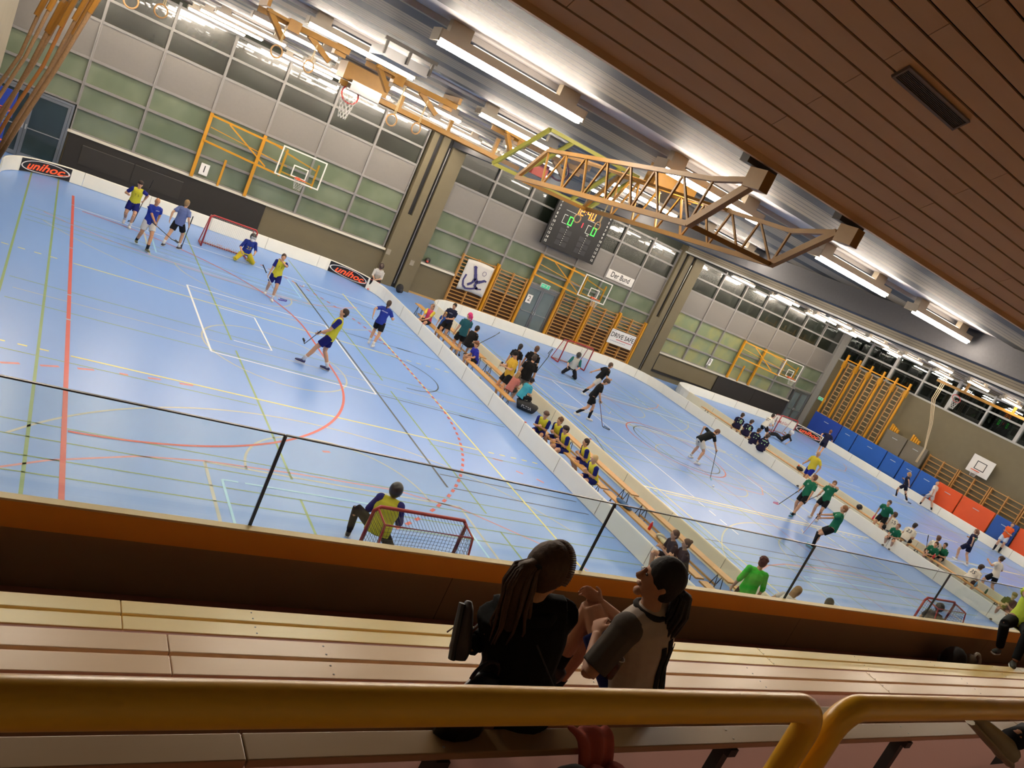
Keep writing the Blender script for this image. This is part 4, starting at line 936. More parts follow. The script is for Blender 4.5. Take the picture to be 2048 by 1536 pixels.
stick('white stick held upright by the boy in the navy t-shirt', p['hand'][1], p['hand'][1]+Vector((-.15, -.1, -.85)), shaft='#c8ccd4', up=.25, blade='#c8ccd4')
p = person('woman with pink hair and teal t-shirt standing by the boards', (942, 625), 20, 1.74, 'stand', female=True, shirt='#22525c', shorts='#15161a', hair='#c2326e', style='pony', head=(40, 0, 0), shoe='#303036', RH=(.25, .2, .85), **bench)
stick('stick held down by the woman with pink hair', p['hand'][1], p['hand'][1]+Vector((-.1, -.2, -.7)), up=.2)
p = person('bearded man in black t-shirt sitting on the bench with a raised stick', (958, 652), -40, 1.75, 'sit', shirt='#17171a', shorts='#17171c', hair='#1c1613', style='short', shoe='#3a3a3e', **bench)
stick('black stick with grey blade pointing up right from the bearded man', p['hand'][1], p['hand'][1]+Vector((.75, .35, .45)), up=.25, blade='#5a5c60')
person('boy in royal blue t-shirt sitting on the long bench, turned left', (955, 683), 120, 1.55, 'sit', shirt='#2b33a0', shorts='#17181e', hair='#6a4428', style='fluffy', shoe='#2a2a30', **bench)
p = person('person in black cap and yellow t-shirt standing and looking at a phone', (1031, 703), 125, 1.74, 'stand', shirt='#d3a93c', shorts='#17171a', hair='#1c1a1a', style='cap', shoe='#d8d4d0', LH=(-.06, .34, 1.12), RH=(.12, .32, 1.08), head=(0, 22, 0), mark=('back', 'O', .08, .06, .12, '#b88a24'), **bench)
q = (p['hand'][-1]+p['hand'][1])/2; t = thing('phone', 'phone held by the person in the yellow t-shirt', 'phone', q+Vector((0, 0, .05))); M().bx(-.035, .035, -.006, .006, -.07, .07).build('case', blackp, t)
person('girl with long fair hair and pink t-shirt sitting with her back to the boards', (1040, 743), -20, 1.45, 'sit', female=True, shirt='#c87e76', shorts='#4a443c', hair='#a98a62', style='long', shoe='#cfcfcf', **bench)
person('boy in turquoise t-shirt and dark cap sitting on the bench beside the black bag', (1067, 757), -40, 1.5, 'sit', shirt='#3f9cb4', shorts='#1a1b20', legs='long', hair='#23242a', style='cap', shoe='#2c2c30', **bench)
mid = dict(group='players in black on the middle court')
p = person('woman in black with a braid standing behind the boards of the middle court', (1044, 688), -20, 1.66, 'stand', female=True, shirt='#17171a', hair='#1d1714', style='braid', shoe='#cfcfd2', **mid)
person('man in black t-shirt and grey shorts with his back turned, centre of the trio', (1072, 709), 8, 1.78, 'stand', shirt='#151517', shorts='#8a8378', hair='#3a3029', sock=('#c8c8c8', .4), shoe='#cfcfd2', **mid)
p = person('man in black with a stick over his shoulder, right of the trio', (1077, 692), -12, 1.78, 'stand', shirt='#141416', hair='#5a4030', shoe='#cfcfd2', **mid)
stick('black stick pointing up over the shoulder of the man in black', p['hand'][1], p['hand'][1]+Vector((.3, .1, .75)), up=.3)
for i, (px_, rel_, hr_, st_, sk_, lb) in enumerate((((1095, 823), 170, '#5a4234', 'fluffy', SKIN, 'with a dark headband, first of five seated yellow-shirted players'), ((1122, 835), 140, '#6a4c30', 'curly', SKIN, 'with brown curls, second of five seated yellow-shirted players'),
    ((1134, 852), 125, '#2a1e18', 'fluffy', SKIN, 'with dark hair, middle of five seated yellow-shirted players'), ((1174, 877), 115, '#33241d', 'short', SKIN, 'with short dark hair, fourth of five seated yellow-shirted players'), ((1191, 910), 130, '#c8ab78', 'short', '#d0a488', 'with blond hair, nearest of five seated yellow-shirted players'))):
    kw = dict(YB_); 
    if i == 0: kw['band'] = '#22222c'
    person('player '+lb, px_, rel_, 1.6, 'sit', p=(0, 0, .48), lean=30, LF=(-.14, .2), RF=(.14, .17), hair=hr_, style=st_, skin=sk_, **kw, LH=(-.05, .36, .66), RH=(.05, .38, .68), group='five seated players in yellow and blue')
for i, (px_, st_, lb) in enumerate((((1353, 1060), 'short', 'with short hair, farther'), ((1376, 1078), 'bun', 'with a bun, nearer'))):
    person('dark grey jersey player '+lb+' of two on bench behind spectators', px_, 120, 1.62, 'sit', female=i == 1, shirt='#2a2730', shorts='#22222a', hair='#5a4436', style=st_, shoe='#c8c4bc', LH=(-.06, .38, .72), RH=(.08, .4, .7), vox=.012, group='two seated players in dark grey')
# --- middle court
g2 = person('goalkeeper in white and teal jersey kneeling before the far goal of the middle court', (1160, 706), 185, 1.74, 'kneel', shirt='#c4c2b4', sleeve='#2c6a66', shorts='#1b1c22', legs='long', hair='#2a2624', style='helmet', cage='#5a5450', slv=1.15)
p = person('man in black t-shirt and white shorts running right on the middle court', (1225, 726), -60, 1.78, 'run', shirt='#161618', shorts='#c4beb2', sock=('#1a1a1e', .6), shoe='#dcdcd8', hair='#5a4634', RF=(.1, -.45, .12), LF=(-.1, .25), lean=20, RH=(.2, .35, 1.0), LH=(-.25, -.3, .95))
p = person('young man in black with banded black socks looking down at his stick', (1218, 760), -75, 1.76, 'walk', shirt='#161618', shorts='#141416', sock=('#1c1c20', .7), shoe='#dedcd6', hair='#4a382c', style='fluffy', LH=(-.1, .32, .8), RH=(.1, .3, .85), head=(0, 25, 0), lean=14)
stick('black stick held low by the young man with banded socks', p['hand'][-1], atz(1205, 855, .03), up=.2, shaft='#5a1f24')
stick('white stick standing between the two men in black', p['hand'][1], atz(1218, 828, .03), shaft='#b9b9c0', blade='#d8d8dc', up=.2)
p = person('man in black t-shirt and white shorts bending over the ball with a stick', (1440, 862), -50, 1.8, 'ready', shirt='#16191a', shorts='#cfc9bc', sock=('#d8d8d8', .2), shoe='#e2e2e0', hair='#6a4a38', lean=48, p=(0, -.15, .86), LF=(-.32, .05), RF=(.26, -.05), RH=(.22, .6, .6), LH=(-.45, .1, 1.0), LHp=(-1, -.5, .5), head=(0, 30, 0))
stick('dark stick with pale blue blade reaching down to the ball', p['hand'][1], atz(1420, 958, .04), blade='#a8d4ee', up=.1)
ks = M()
green = '#1f6a4c'; gk = dict(shirt=green, shorts='#17181b', mark=('front', 'O', .09, -.06, .08, '#c8d8cc'), group='players in green on the middle court')
p = person('man in green t-shirt with white badge resting on one leg, pink-bladed stick in hand', (1632, 949), 150, 1.78, 'walk', hair='#6a4430', sock=('#1c1d22', .2), shoe='#3a7a98', **gk, LF=(-.1, .3), RF=(.12, -.15, .09), RH=(.12, .32, .95), LH=(-.27, .2, .8), head=(-70, 0, 0))
stick('dark stick with bright pink blade pointing left', p['hand'][1], atz(1555, 1010, .22), blade='#e8586a', up=.15)
p = person('woman in green t-shirt drinking or wiping her face beside the man in green', (1672, 962), 160, 1.7, 'stand', female=True, hair='#6a4c38', sock=('#c8a890', .2), shoe='#cfc9c4', **gk, LH=(-.02, .16, 1.5), LHp=(-1, .3, .2), RH=(.2, .3, .95), head=(25, 0, 0))
stick('dark stick held at hip height by the woman in green', p['hand'][1], p['hand'][1]+Vector((-.7, -.1, -.35)), up=.2)
p = person('man in green t-shirt and long black socks crouching with a white stick', (1692, 1011), 100, 1.82, 'ready', hair='#8a5c38', sock=('#17181c', 1.), shoe='#5aa0c0', **gk, lean=0, p=(0, -.22, .86), LF=(-.14, .05), RF=(.16, .0), RH=(.15, .28, .98), LH=(-.2, .25, .98))
stick('white stick held out to the left by the crouching man in green', p['hand'][1], atz(1605, 1068, .12), shaft='#c8a8b0', blade='#dedede', up=.1)
p = person('man in yellow t-shirt and blue shorts striding left beside the boards', (1640, 903), 150, 1.82, 'walk', shirt='#d6c23e', shorts='#1a2a8e', style='bald', skin='#c0906c', shoe='#3a2a28', sock=('#c9a58c', .2), LF=(-.1, .35), RF=(.12, -.3, .12), LH=(-.34, .1, .9))
# cut by the rail, near edge of the middle court
person('goalkeeper in bright green jersey with reddish hair seen over the rail', (1532, 1115), 20, 1.75, 'stand', shirt='#3fc43c', sleeve='#3ab838', shorts='#2a2220', legs='long', hair='#4a1d18', style='curly', slv=1.2, p=(0, 0, .9), head=(-25, 10, 0), vox=.012)
person('fair-haired person in white strapped top bending at the near edge, seen over the rail', (1602, 1174), -30, 1.62, 'stand', female=True, shirt='#c9c6c0', shorts='#222226', hair='#9a7a54', style='long', lean=34, vox=.012)
person('dark-haired person whose head just rises above the yellow rail', (1664, 1197), 0, 1.7, 'stand', shirt='#3a3c36', shorts='#222226', hair='#3c3c34', vox=.012)
# --- far court
far = dict(vox=.016)
for i, (px_, n_, st_, lb) in enumerate((((1488, 827), '10', 'curly', 'number 10, first'), ((1506, 840), '16', 'fluffy', 'number 16, second'), ((1521, 857), '17', 'short', 'number 17, third'), ((1538, 869), '77', 'fluffy', 'number 77, nearest'))):
    person('player in dark purple jersey %s of four on the far bench' % lb, px_, 8, 1.72, 'sit', shirt='#1b1836', shorts='#17162a', hair='#3a2a22', style=st_, num=n_, numc='#a8d8a0', numsz=.3, head=(-50, 0, 0), group='four players in dark purple on the far bench', **far)
p = person('player in white jersey number 27 bending beside the far goal', (1549, 828), -30, 1.76, 'ready', shirt='#d8d4c8', shorts='#191a20', hair='#2a211c', num='27', numc='#2a2a30', sock=('#1c1c20', .7), **far)
stick('dark stick held by the player number 27', p['hand'][1], p['hand'][1]+Vector((-.3, -.3, -.8)), up=.5)
p = person('goalkeeper in black lying on the floor before the third goal', (1586, 862), 100, 1.72, 'sit', shirt='#1a1a1e', shorts='#1d1e24', legs='long', hair='#c8c8c8', style='helmet', cage='#8a8a8e', p=(0, 0, .16), lean=-32, LF=(-.2, .8, .1), RF=(.25, .75, .1), LH=(-.35, -.3, .15), RH=(.4, -.1, .5), sleeve='#1c1c20', slv=1.3, sock=('#26262c', 1.), shoe='#dcdce0', mark=('front', '24', .2, 0, 0, '#b8b8bc'), **far)
p = person('player in dark kit running before the leftmost blue mat', (1663, 860), -5, 1.74, 'run', shirt='#1a1b33', shorts='#17182a', hair='#6a4430', sock=('#c8b0a0', .2), shoe='#d8d8dc', RF=(.1, -.4, .12), head=(30, 0, 0), **far)
p = person('fair-haired player in dark kit and black socks running at the blue mats', (1820, 944), 75, 1.68, 'run', female=True, shirt='#1d2033', shorts='#17182a', hair='#a07c50', style='pony', sock=('#17181e', .9), shoe='#e0e0e4', RF=(.1, -.45, .15), **far)
stick('dark stick held down by the fair-haired runner', p['hand'][1], atz(1812, 1004, .04), up=.1)
p = person('player in white running before the first orange mat', (1877, 963), 60, 1.74, 'walk', shirt='#d4d0c8', shorts='#c4c0ba', hair='#8a6a50', style='bald', sock=('#22242a', .3), shoe='#d8d8d8', RF=(.12, -.35, .1), **far)
stick('dark stick of the player in white', p['hand'][-1], p['hand'][-1]+Vector((-.5, .1, -.1)), up=.1)
p = person('woman in dark blue jersey number 72 running with pony tail', (1956, 1058), 60, 1.7, 'run', female=True, shirt='#1b1c38', shorts='#181a34', hair='#7a5440', style='pony', num='72', numc='#9ad89a', sock=('#c8b0a0', .3), shoe='#dedee2', RF=(.12, -.3, .1), lean=4, **far)
person('person in orange t-shirt and light shorts with crossed arms at the orange mats', (2028, 1046), 180, 1.78, 'stand', shirt='#e0602c', shorts='#b8c4d4', hair='#6a4a3c', sock=('#1c1d24', .6), shoe='#2c2e38', LH=(.1, .22, 1.15), RH=(-.12, .22, 1.1), **far)
person('woman in white jersey with dark collar strap running at the right edge', (2005, 1112), 60, 1.7, 'run', female=True, shirt='#dad6cc', shorts='#15161a', hair='#3a2a22', style='bun', sock=('#c8b0a0', .3), RF=(.12, -.3, .1), LH=(-.35, .3, 1.25), **far)
bn = dict(group='players on the bench beside the far court')
for px_, rel_, kind, nm, hr_, lb, pz in (((1781, 1001), 165, 'g', None, '#4a3428', 'leaning forward, farthest of the bench row', 'stand'), ((1793, 1025), 20, 'w', '15', '#4a3226', 'number 15 with brown hair', 'sit'), ((1799, 1048), 160, 'g', None, '#7a4c38', 'between numbers 15 and 23', 'sit'),
    ((1833, 1047), -15, 'w', '23', '#2a1f1a', 'number 23 with dark hair', 'sit'), ((1880, 1072), 15, 'w', '19', '#5a3e2e', 'number 19 behind a standing stick', 'sit'), ((1875, 1084), 165, 'g', None, '#3a281e', 'holding a pink bottle', 'sit'), ((1893, 1086), 160, 'g', None, '#241a16', 'with head bowed, last in green', 'sit'), ((1966, 1130), -30, 'w', '35', '#3a2a22', 'number 35 leaning left', 'sit')):
    kw = dict(shirt=green, shorts='#17181b', mark=('front', 'O', .09, -.06, .08, '#c8d8cc')) if kind == 'g' else dict(shirt='#dcd7ca', shorts='#191a1e', num=nm, numc='#3a3a44')
    person('%s player %s' % ('green-shirted' if kind == 'g' else 'white-jersey', lb), px_, rel_, (1.56 if kind == 'g' and pz == 'sit' else 1.7), 'sit' if pz == 'sit' else 'stand', hair=hr_, style='fluffy' if kind == 'w' else 'short', lean=32, LF=(-.14, .2), RF=(.14, .18), vox=.015, **kw, **bn)
stick('dark stick leaning on the bench beside number 19', atz(1856, 1075, .9), atz(1850, 1112, .3), up=.1)
person('person in dark shirt sitting at the right edge behind the boards', (2032, 1186), 170, 1.7, 'sit', shirt='#3a2c26', shorts='#8a6a54', hair='#7a5a3c', style='fluffy', vox=.014, LH=(-.05, .4, .75), RH=(.1, .4, .7), **bn)
person('goalkeeper in dark kit kneeling inside the goal at the right, seen through the net', (1884, 1208), 0, 1.7, 'kneel', shirt='#5a5550', shorts='#2a2a30', legs='long', hair='#2a2a2e', style='helmet', cage='#3a3a3e', vox=.012)
# ============================================================ RINKS, GOALS, BENCHES
bd = mat('#f4efdc', .3, 0, .03, 3.); bdg = mat('#efe4c0', .3, 0, .04, 3.); cap_ = paint('#d9d4c6')
def board_run(name_lbl, pts, col=bd, seam=2.0, grp=None):
    """upright 0.5 m boards along a path, with seams and red clips"""
    t = thing('rink_board', name_lbl, 'rink boards', (pts[0][0], pts[0][1], 0), 0, grp); o = Vector((pts[0][0], pts[0][1]))
    P = [Vector(p)-o for p in pts]; L = [0]
    for i in range(1, len(P)): L.append(L[-1]+(P[i]-P[i-1]).length)
    def at(s_):
        for i in range(1, len(P)):
            if s_ <= L[i]+1e-9: f = (s_-L[i-1])/(L[i]-L[i-1]); return P[i-1].lerp(P[i], f), (P[i]-P[i-1]).normalized()
        return P[-1], (P[-1]-P[-2]).normalized()
    n = max(1, round(L[-1]/seam)); sg = L[-1]/n
    for k in range(n):
        m = M(); s0, s1 = k*sg+.006, (k+1)*sg-.006; cuts = [s0]+[l for l in L if s0+.01 < l < s1-.01]+[s1]; ring = []
        for s_ in cuts:
            p, d = at(s_); nn = Vector((-d.y, d.x))
            for off, z in ((-.02, .012), (.02, .012), (.022, .47), (.012, .495), (-.012, .495), (-.022, .47)): m.v.append((p.x+nn.x*off, p.y+nn.y*off, z))
        c = len(cuts)
        for i in range(c-1):
            for j in range(6): a = i*6+j; b = i*6+(j+1) % 6; m.f.append((a, b, b+6, a+6)); m.m.append(0)
        m.f.append((5, 4, 3, 2, 1, 0)); m.m.append(0); m.f.append(tuple((c-1)*6+j for j in range(6))); m.m.append(0)
        m.build('board_panel', col, t)
        p, d = at(k*sg); nn = Vector((-d.y, d.x))
        if k: M().bar((p.x, p.y, .05), (p.x, p.y, .47), .012, .056, up=(nn.x, nn.y, 0)).build('joint', mat('#a39a80', .5), t)
        if k % 4 == 2:
            M().obox((p.x, p.y, .5), .05, .05, .02).build('clip', redp, t)
    return t, at, L
def quart(cx, cy, r, a0, a1, n=10): return [(cx+r*cos(radians(a0+(a1-a0)*i/n)), cy+r*sin(radians(a0+(a1-a0)*i/n))) for i in range(n+1)]
RK = [(-.72, 12.58, 31.0), (15.05, 28.9, 31.1), (31.2, 44.25, 31.5)]; r_ = 2.3
nmz = ('near', 'middle', 'far')
for k, (x0, x1, y1) in enumerate(RK):
    c_ = nmz[k]
    board_run('white rink boards along the right side of the %s court' % c_, [(x1, 4.6), (x1, y1-r_)], bd)
    board_run('white curved boards at the far right corner of the %s court' % c_, quart(x1-r_, y1-r_, r_, 0, 90), bd)
    board_run('white rink boards across the far end of the %s court' % c_, [(x1-r_, y1), (x0+r_, y1)], bd)
    board_run('white curved boards at the far left corner of the %s court' % c_, quart(x0+r_, y1-r_, r_, 90, 180), bd)
    if k: board_run('cream boards along the left side of the %s court' % c_, [(x0, y1-r_), (x0, 4.6)], bdg)
# unihoc advert on the corner boards
def corner_sign(label, cx, cy, r, amid, w=1.75):
    t = thing('advert_sign', label, 'advertising sign', (cx, cy, 0), 0, 'unihoc panels on the boards'); rr = r-.03
    def fn(x, z, e=0.): a = radians(amid)-x/rr; return Vector(((rr-e)*cos(a), (rr-e)*sin(a), z))
    m = M(); n = 14
    for i in range(n+1):
        x = -w/2+w*i/n; m.v += [tuple(fn(x, .02)), tuple(fn(x, .46)), tuple(fn(x, .46, .004)), tuple(fn(x, .02, .004))]
    for i in range(n):
        for j in range(4): a = i*4+j; b = i*4+(j+1) % 4; m.f.append((a, b, b+4, a+4)); m.m.append(0)
    m.build('panel', mat('#1a1512', .3), t)
    m = M(); N_ = 40
    for i in range(N_):
        for (ra, rb) in ((w*.49, .2),):
            a0, a1 = 2*pi*i/N_, 2*pi*(i+1)/N_
            q = [fn(ra*cos(a0), .24+rb*sin(a0), .008), fn(ra*cos(a1), .24+rb*sin(a1), .008), fn((ra-.06)*cos(a1), .24+(rb-.022)*sin(a1), .008), fn((ra-.06)*cos(a0), .24+(rb-.022)*sin(a0), .008)]
            m.add(q, [(0, 1, 2, 3)])
    m.build('ellipse', mat('#e6e2dc', .4), t)
    m = M(); put_text(m, 'unihoc', .36, lambda x, y: fn(x, .235+y, .01), .022, .35, 1.3)
    for i in range(6): m.add([fn(.45+.065*i, .13+.012*i, .012), fn(.45+.065*(i+1), .13+.012*(i+1), .012), fn(.45+.065*(i+1), .155+.012*(i+1), .012), fn(.45+.065*i, .15+.012*i, .012)], [(0, 1, 2, 3)])
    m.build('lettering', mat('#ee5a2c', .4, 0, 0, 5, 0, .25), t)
corner_sign('black oval unihoc panel at the far left corner of the near court', RK[0][0]+r_, RK[0][2]-r_, r_, 122)
corner_sign('black oval unihoc panel at the far right corner of the near court', RK[0][1]-r_, RK[0][2]-r_, r_, 56)
corner_sign('black oval unihoc panel at the far corner of the third court', RK[2][1]-r_, RK[2][2]-r_, r_, 30)
def goal(label, x, y, face, netc, text=None):
    """1.6 x 1.15 m goal; the mouth looks along face (+1 = +y)"""
    t = thing('floorball_goal', label, 'goal', (x, y, 0), 0 if face > 0 else pi, 'floorball goals'); red = paint('#a82f2e'); w_, h, db, dt = .8, 1.15, .62, .36
    M().tube([(-w_, 0, .03), (-w_, 0, h-.08), (-w_+.08, 0, h), (w_-.08, 0, h), (w_, 0, h-.08), (w_, 0, .03)], .03, 8).build('front_frame', red, t, smooth=True)
    M().tube([(-w_, 0, .03), (-w_, -db, .03), (w_, -db, .03), (w_, 0, .03)], .028, 8).build('base_frame', red, t)
    M().tube([(-w_+.05, 0, h-.03), (-w_+.05, -dt, h-.08), (w_-.05, -dt, h-.08), (w_-.05, 0, h-.03)], .018, 6).build('top_frame', red, t)
    for s_ in (-1, 1): M().tube([(s_*(w_-.05), -dt, h-.08), (s_*w_, -db, .03)], .018, 6).build('back_stay', red, t)
    n = M(); k1, k2 = 26, 18
    def bp(u, v):
        sag = .1*sin(pi*u)*sin(pi*v); return Vector(((-w_+.04)+(2*w_-.08)*u, -(db-.02)+(db-dt)*v+.0+sag+.03, .05+(h-.15)*v))
    for i in range(k1+1): n.tube([bp(i/k1, j/8) for j in range(9)], .0032, 3)
    for j in range(k2+1): n.tube([bp(i/8, j/k2) for i in range(9)], .0032, 3)
    for s_ in (-1, 1):
        for i in range(8): f = i/7; n.tube([(s_*(w_-.01), -f*db*.97, .04), (s_*(w_-.05), -f*dt, h-.06)], .003, 3)
        for j in range(1, k2): f = j/k2; n.tube([(s_*(w_-.01), -.01, h*f), (s_*(w_-.01-.04*f), -(db+(dt-db)*f), h*f-.04*f)], .003, 3)
    for i in range(1, k1): xx = -w_+.05+(2*w_-.1)*i/k1; n.tube([(xx, -.01, h-.01), (xx, -dt, h-.08)], .003, 3)
    n.build('net', mat(netc, .8), t)
    m = M()
    for i in range(18): a = -w_+.1+1.4*i/17; m.tube([(a, -db+.1, .15), (a+.04, -db+.2+.03*sin(i), .02)], .008, 4)
    m.build('net_skirt', mat('#7a2a2a' if netc == '#2a2a30' else '#b9b4aa', .9), t)
    if text:
        m = M(); put_text(m, text, .3, plane_fn((0, -.33, .78), (1, 0, 0), (0, 0, 1)), .008); o = m.build('lettering', mat('#b8323c', .7), t); o.rotation_euler = (0, 0, 0)
    return t
goal('red goal with black net at the near end of the near court', 5.9, 9.1, 1, '#2a2a30')
goal('red goal with white net at the far end of the near court', 6.05, 27.75, -1, '#cfccc4')
goal('red goal at the far end of the middle court', 22.1, 27.95, -1, '#bdbab2')
goal('red goal at the near end of the middle court', 21.8, 9.1, 1, '#3a3a3e')
t = goal('red goal at the far end of the far court with red lettering on its net', 38.45, 28.1, -1, '#c4c0bc')
m = M(); put_text(m, 'die Mobiliar', .27, lambda x, y: Vector((-x, -.42+.02, .68+y)), .008); m.build('lettering', mat('#c0303c', .7), t)
# benches: plank on steel trestles
def long_bench(label, x, y0, y1, h=.42, w=.27, legs=None, grp='long wooden benches'):
    t = thing('bench', label, 'bench', (x, y0, 0), 0, grp)
    M().bx(-w/2, w/2, 0, y1-y0, h-.035, h).build('seat', woodp, t)
    n = legs or 2; st = mat('#3a3d40', .4, .6)
    for i in range(n):
        yy = .35+(y1-y0-.7)*i/(n-1)
        M().tube([(-w/2+.02, yy-.1, .0), (-w/2+.03, yy, h-.04), (w/2-.03, yy, h-.04), (w/2-.02, yy-.1, 0)], .012, 6).tube([(-w/2+.02, yy+.1, .0), (-w/2+.03, yy, h-.05), (w/2-.03, yy, h-.05), (w/2-.02, yy+.1, 0)], .012, 6).build('leg', st, t)
    M().bar((0, .35, .1), (0, y1-y0-.35, .1), .05, .04).build('rail', wood, t)
    return t
for x, nm in ((13.25, 'left'), (14.32, 'right')):
    for i, (a, b) in enumerate(((6.0, 9.6), (9.7, 13.3), (13.4, 17.0), (18.9, 22.6), (22.8, 26.4))):
        if nm == 'right' and i == 3: a, b = 20.2, 22.6
        if nm == 'left' and i == 3: a, b = 18.6, 22.0
        long_bench('wooden bench in the %s row between near and middle courts, %s from the stand' % (nm, ORD[i]), x, a, b)
long_bench('short wooden bench turned beside the girl in the pink vest', 13.9, 27.0, 28.4)
for i in range(5): long_bench('wooden bench between middle and far courts, %s from the stand' % ORD[i], 30.1, 6.6+4.1*i, 10.5+4.1*i)
# bags, balls, bottles
def bag(label, p, L_, r, col, rzv, txt=None):
    t = thing('sports_bag', label, 'bag', (p.x, p.y, 0), rzv); o = M().tube([(-L_/2, 0, r*.9), (-L_/2+.04, 0, r), (0, 0, r*1.03), (L_/2-.04, 0, r), (L_/2, 0, r*.9)], [(r*.8, r*.8), (r, r*.95), (r*1.05, r*.97), (r, r*.95), (r*.8, r*.8)], 14, xd=(0, 1, 0)).build('bag_body', mat(col, .6, 0, .15, 6., .3), t, smooth=True)
    M().torus((0, 0, r*1.6), .12, .012, Matrix.Rotation(pi/2, 3, 'X'), 10, 5, 0, pi).build('handle', mat('#101012', .6), t)
    if txt:
        m = M(); put_text(m, txt, .13, lambda x, y: Vector((x, -r*1.02, r+y))); m.build('lettering', mat('#c8c8c8', .6), t)
    return t
b = atz(1048, 822); bag('black sports bag with white lettering on the floor by the turquoise boy', b, .65, .17, '#16171a', -.55, 'PUMA')
b = atz(796, 585); t = thing('backpack', 'small black backpack standing on the floor at the pillar', 'backpack', (b.x, b.y, 0)); M().ell((0, 0, .2), (.17, .13, .21)).build('pack', mat('#15151a', .7, 0, .2, 8.), t, smooth=True); M().ell((.06, -.1, .13), (.1, .06, .1)).build('pocket', mat('#1c1c22', .7), t, smooth=True)
b = atz(940, 738); t = thing('basket', 'dark bucket of balls on the floor by the pink-haired woman', 'bucket', (13.0, 20.6, 0)); M().tube([(0, 0, .01), (0, 0, .28)], [.13, .16], 14).build('bucket', mat('#22241e', .6), t); M().ell((.02, 0, .27), (.1, .1, .04)).build('balls', mat('#c8cc3a', .6), t)
for (u, v, lb) in ((1427, 972, 'white ball on the floor before the bending man'), (607, 572, 'white ball on the floor behind the walking woman')):
    q = atz(u, v, .036); t = thing('floorball', lb, 'ball', q); M().ell((0, 0, 0), (.036,)*3).build('ball', mat('#f0f0ec', .4), t, smooth=True)
def bottle(label, q, col): t = thing('bottle', label, 'bottle', q, 0, 'drink bottles'); M().tube([(0, 0, 0), (0, 0, .14), (0, 0, .17), (0, 0, .2)], [.035, .036, .02, .018], 10).build('bottle_body', mat(col, .35), t, smooth=True); M().tube([(0, 0, .2), (0, 0, .225)], .02, 8).build('cap', mat('#d8d8d8', .5), t); return t
bottle('red bottle on the bench left of the two dark grey players', Vector((13.25, 11.55, .42)), '#d8323a')
bottle('red bottle on the far bench between the white and green players', Vector((30.1, 13.6, .42)), '#c8283a'); bottle('pink bottle on the far bench beside the first green player', Vector((30.05, 16.3, .42)), '#e0466a')
bottle('green bottle on the far bench near the glass joint', Vector((30.1, 11.5, .42)), '#1f5a48'); bottle('blue bottle on the far bench near the glass joint', Vector((30.1, 11.9, .42)), '#3a8ac0')
t = thing('gloves', 'blue and black folded jacket lying on the bench', 'jacket', (13.25, 12.6, .42)); M().ell((0, 0, .04), (.12, .3, .045)).build('jacket', mat('#1f4a78', .8, 0, .5, 6., .5), t, smooth=True)
t = thing('shoes', 'pale shoes and cloth lying on the bench beside the red bottle', 'shoes', (13.25, 11.1, .42))
for i in range(4): M().ell((-.06+.05*i, -.15+.1*i, .05), (.05, .13, .05), rz(.5*i)).build('shoe', mat(('#c9bf98', '#b8b4a4', '#8a8478', '#c8c2a8')[i], .8), t, smooth=True)
t = thing('sports_bag', 'small black bag with orange top on the far bench', 'bag', (30.1, 20.3, .42)); M().ell((0, 0, .08), (.11, .18, .09)).build('bag_body', mat('#1a1a1c', .7, 0, .2, 8.), t, smooth=True); M().ell((0, .12, .16), (.04, .05, .05)).build('top', orange_p, t, smooth=True)
t = thing('helmet', 'black goalkeeper helmet lying on the far bench beside the first green player', 'helmet', (30.1, 17.05, .42)); M().ell((0, 0, .12), (.11, .13, .12)).build('shell', mat('#16161a', .4), t, smooth=True); M().tube([(-.1, -.1, .06), (0, -.17, .08), (.1, -.1, .06)], .012, 6).build('cage', steel(), t)
t = thing('basketball', 'orange ball lying on the bench at the right edge', 'ball', (30.1, 8.9, .42)); M().ell((0, 0, .12), (.12, .12, .12)).build('ball', mat('#d8682a', .5), t, smooth=True)
# ============================================================ THE STAND
RY = 4.70; KS = .8624  # the stand's levels, measured from the eye
def kz(z): return CAMH-(CAMH-z)*KS
def stepmat(n, c1, c2): return plank_mat(n, c1, c2, .8, 0, 2.)
stf = stepmat('stand_floor', '#94685a', '#a07062')
for nm, y0, y1, z1 in (('a', 3.7, RY, 2.5), ('b', 2.7, 3.7, 3.0), ('c', 1.6, 2.7, 3.51), ('d', -1.2, 1.6, 4.0)):
    M().bx(-4, 34, y0, y1, z1-.9, z1).build('floor_step', stf, **ST)
par = plank_mat('parapet_wall', '#8c7a60', '#9a876b', .8, 0, 2.5, grooves=(0, 4.9, .0015, .27), groove_dark=.35)
M().bx(-4, 34, RY+.02, RY+.2, 1.0, 2.95).build('wall_parapet', par, **ST)
M().bx(-4, 34, -1, 4.7, 0, 1.1).build('wall_front', mat('#4a4238', .9), **ST)
orr = mat('#f2a238', .42, 0, .05, 2.); t = thing('parapet_rail', 'long orange-brown wooden rail with a pale top edge along the front of the stand', 'rail', (-4, RY, 0))
o = M().bx(0, 38, -.06, .0, 2.945, 3.125).build('face_board', orr, t); b = o.modifiers.new('b', 'BEVEL'); b.width = .008; b.segments = 2
M().bx(0, 38, -.065, .0, 3.127, 3.142).build('top_edge', mat('#d9bd86', .35, 0, .04, 4.), t)
gm = glass_mat('rail_glass', '#f3f7f6', 1.0)
gx = [-4.4, -1.3, 1.79, 4.855, 7.95, 11.1, 14.2, 17.3]
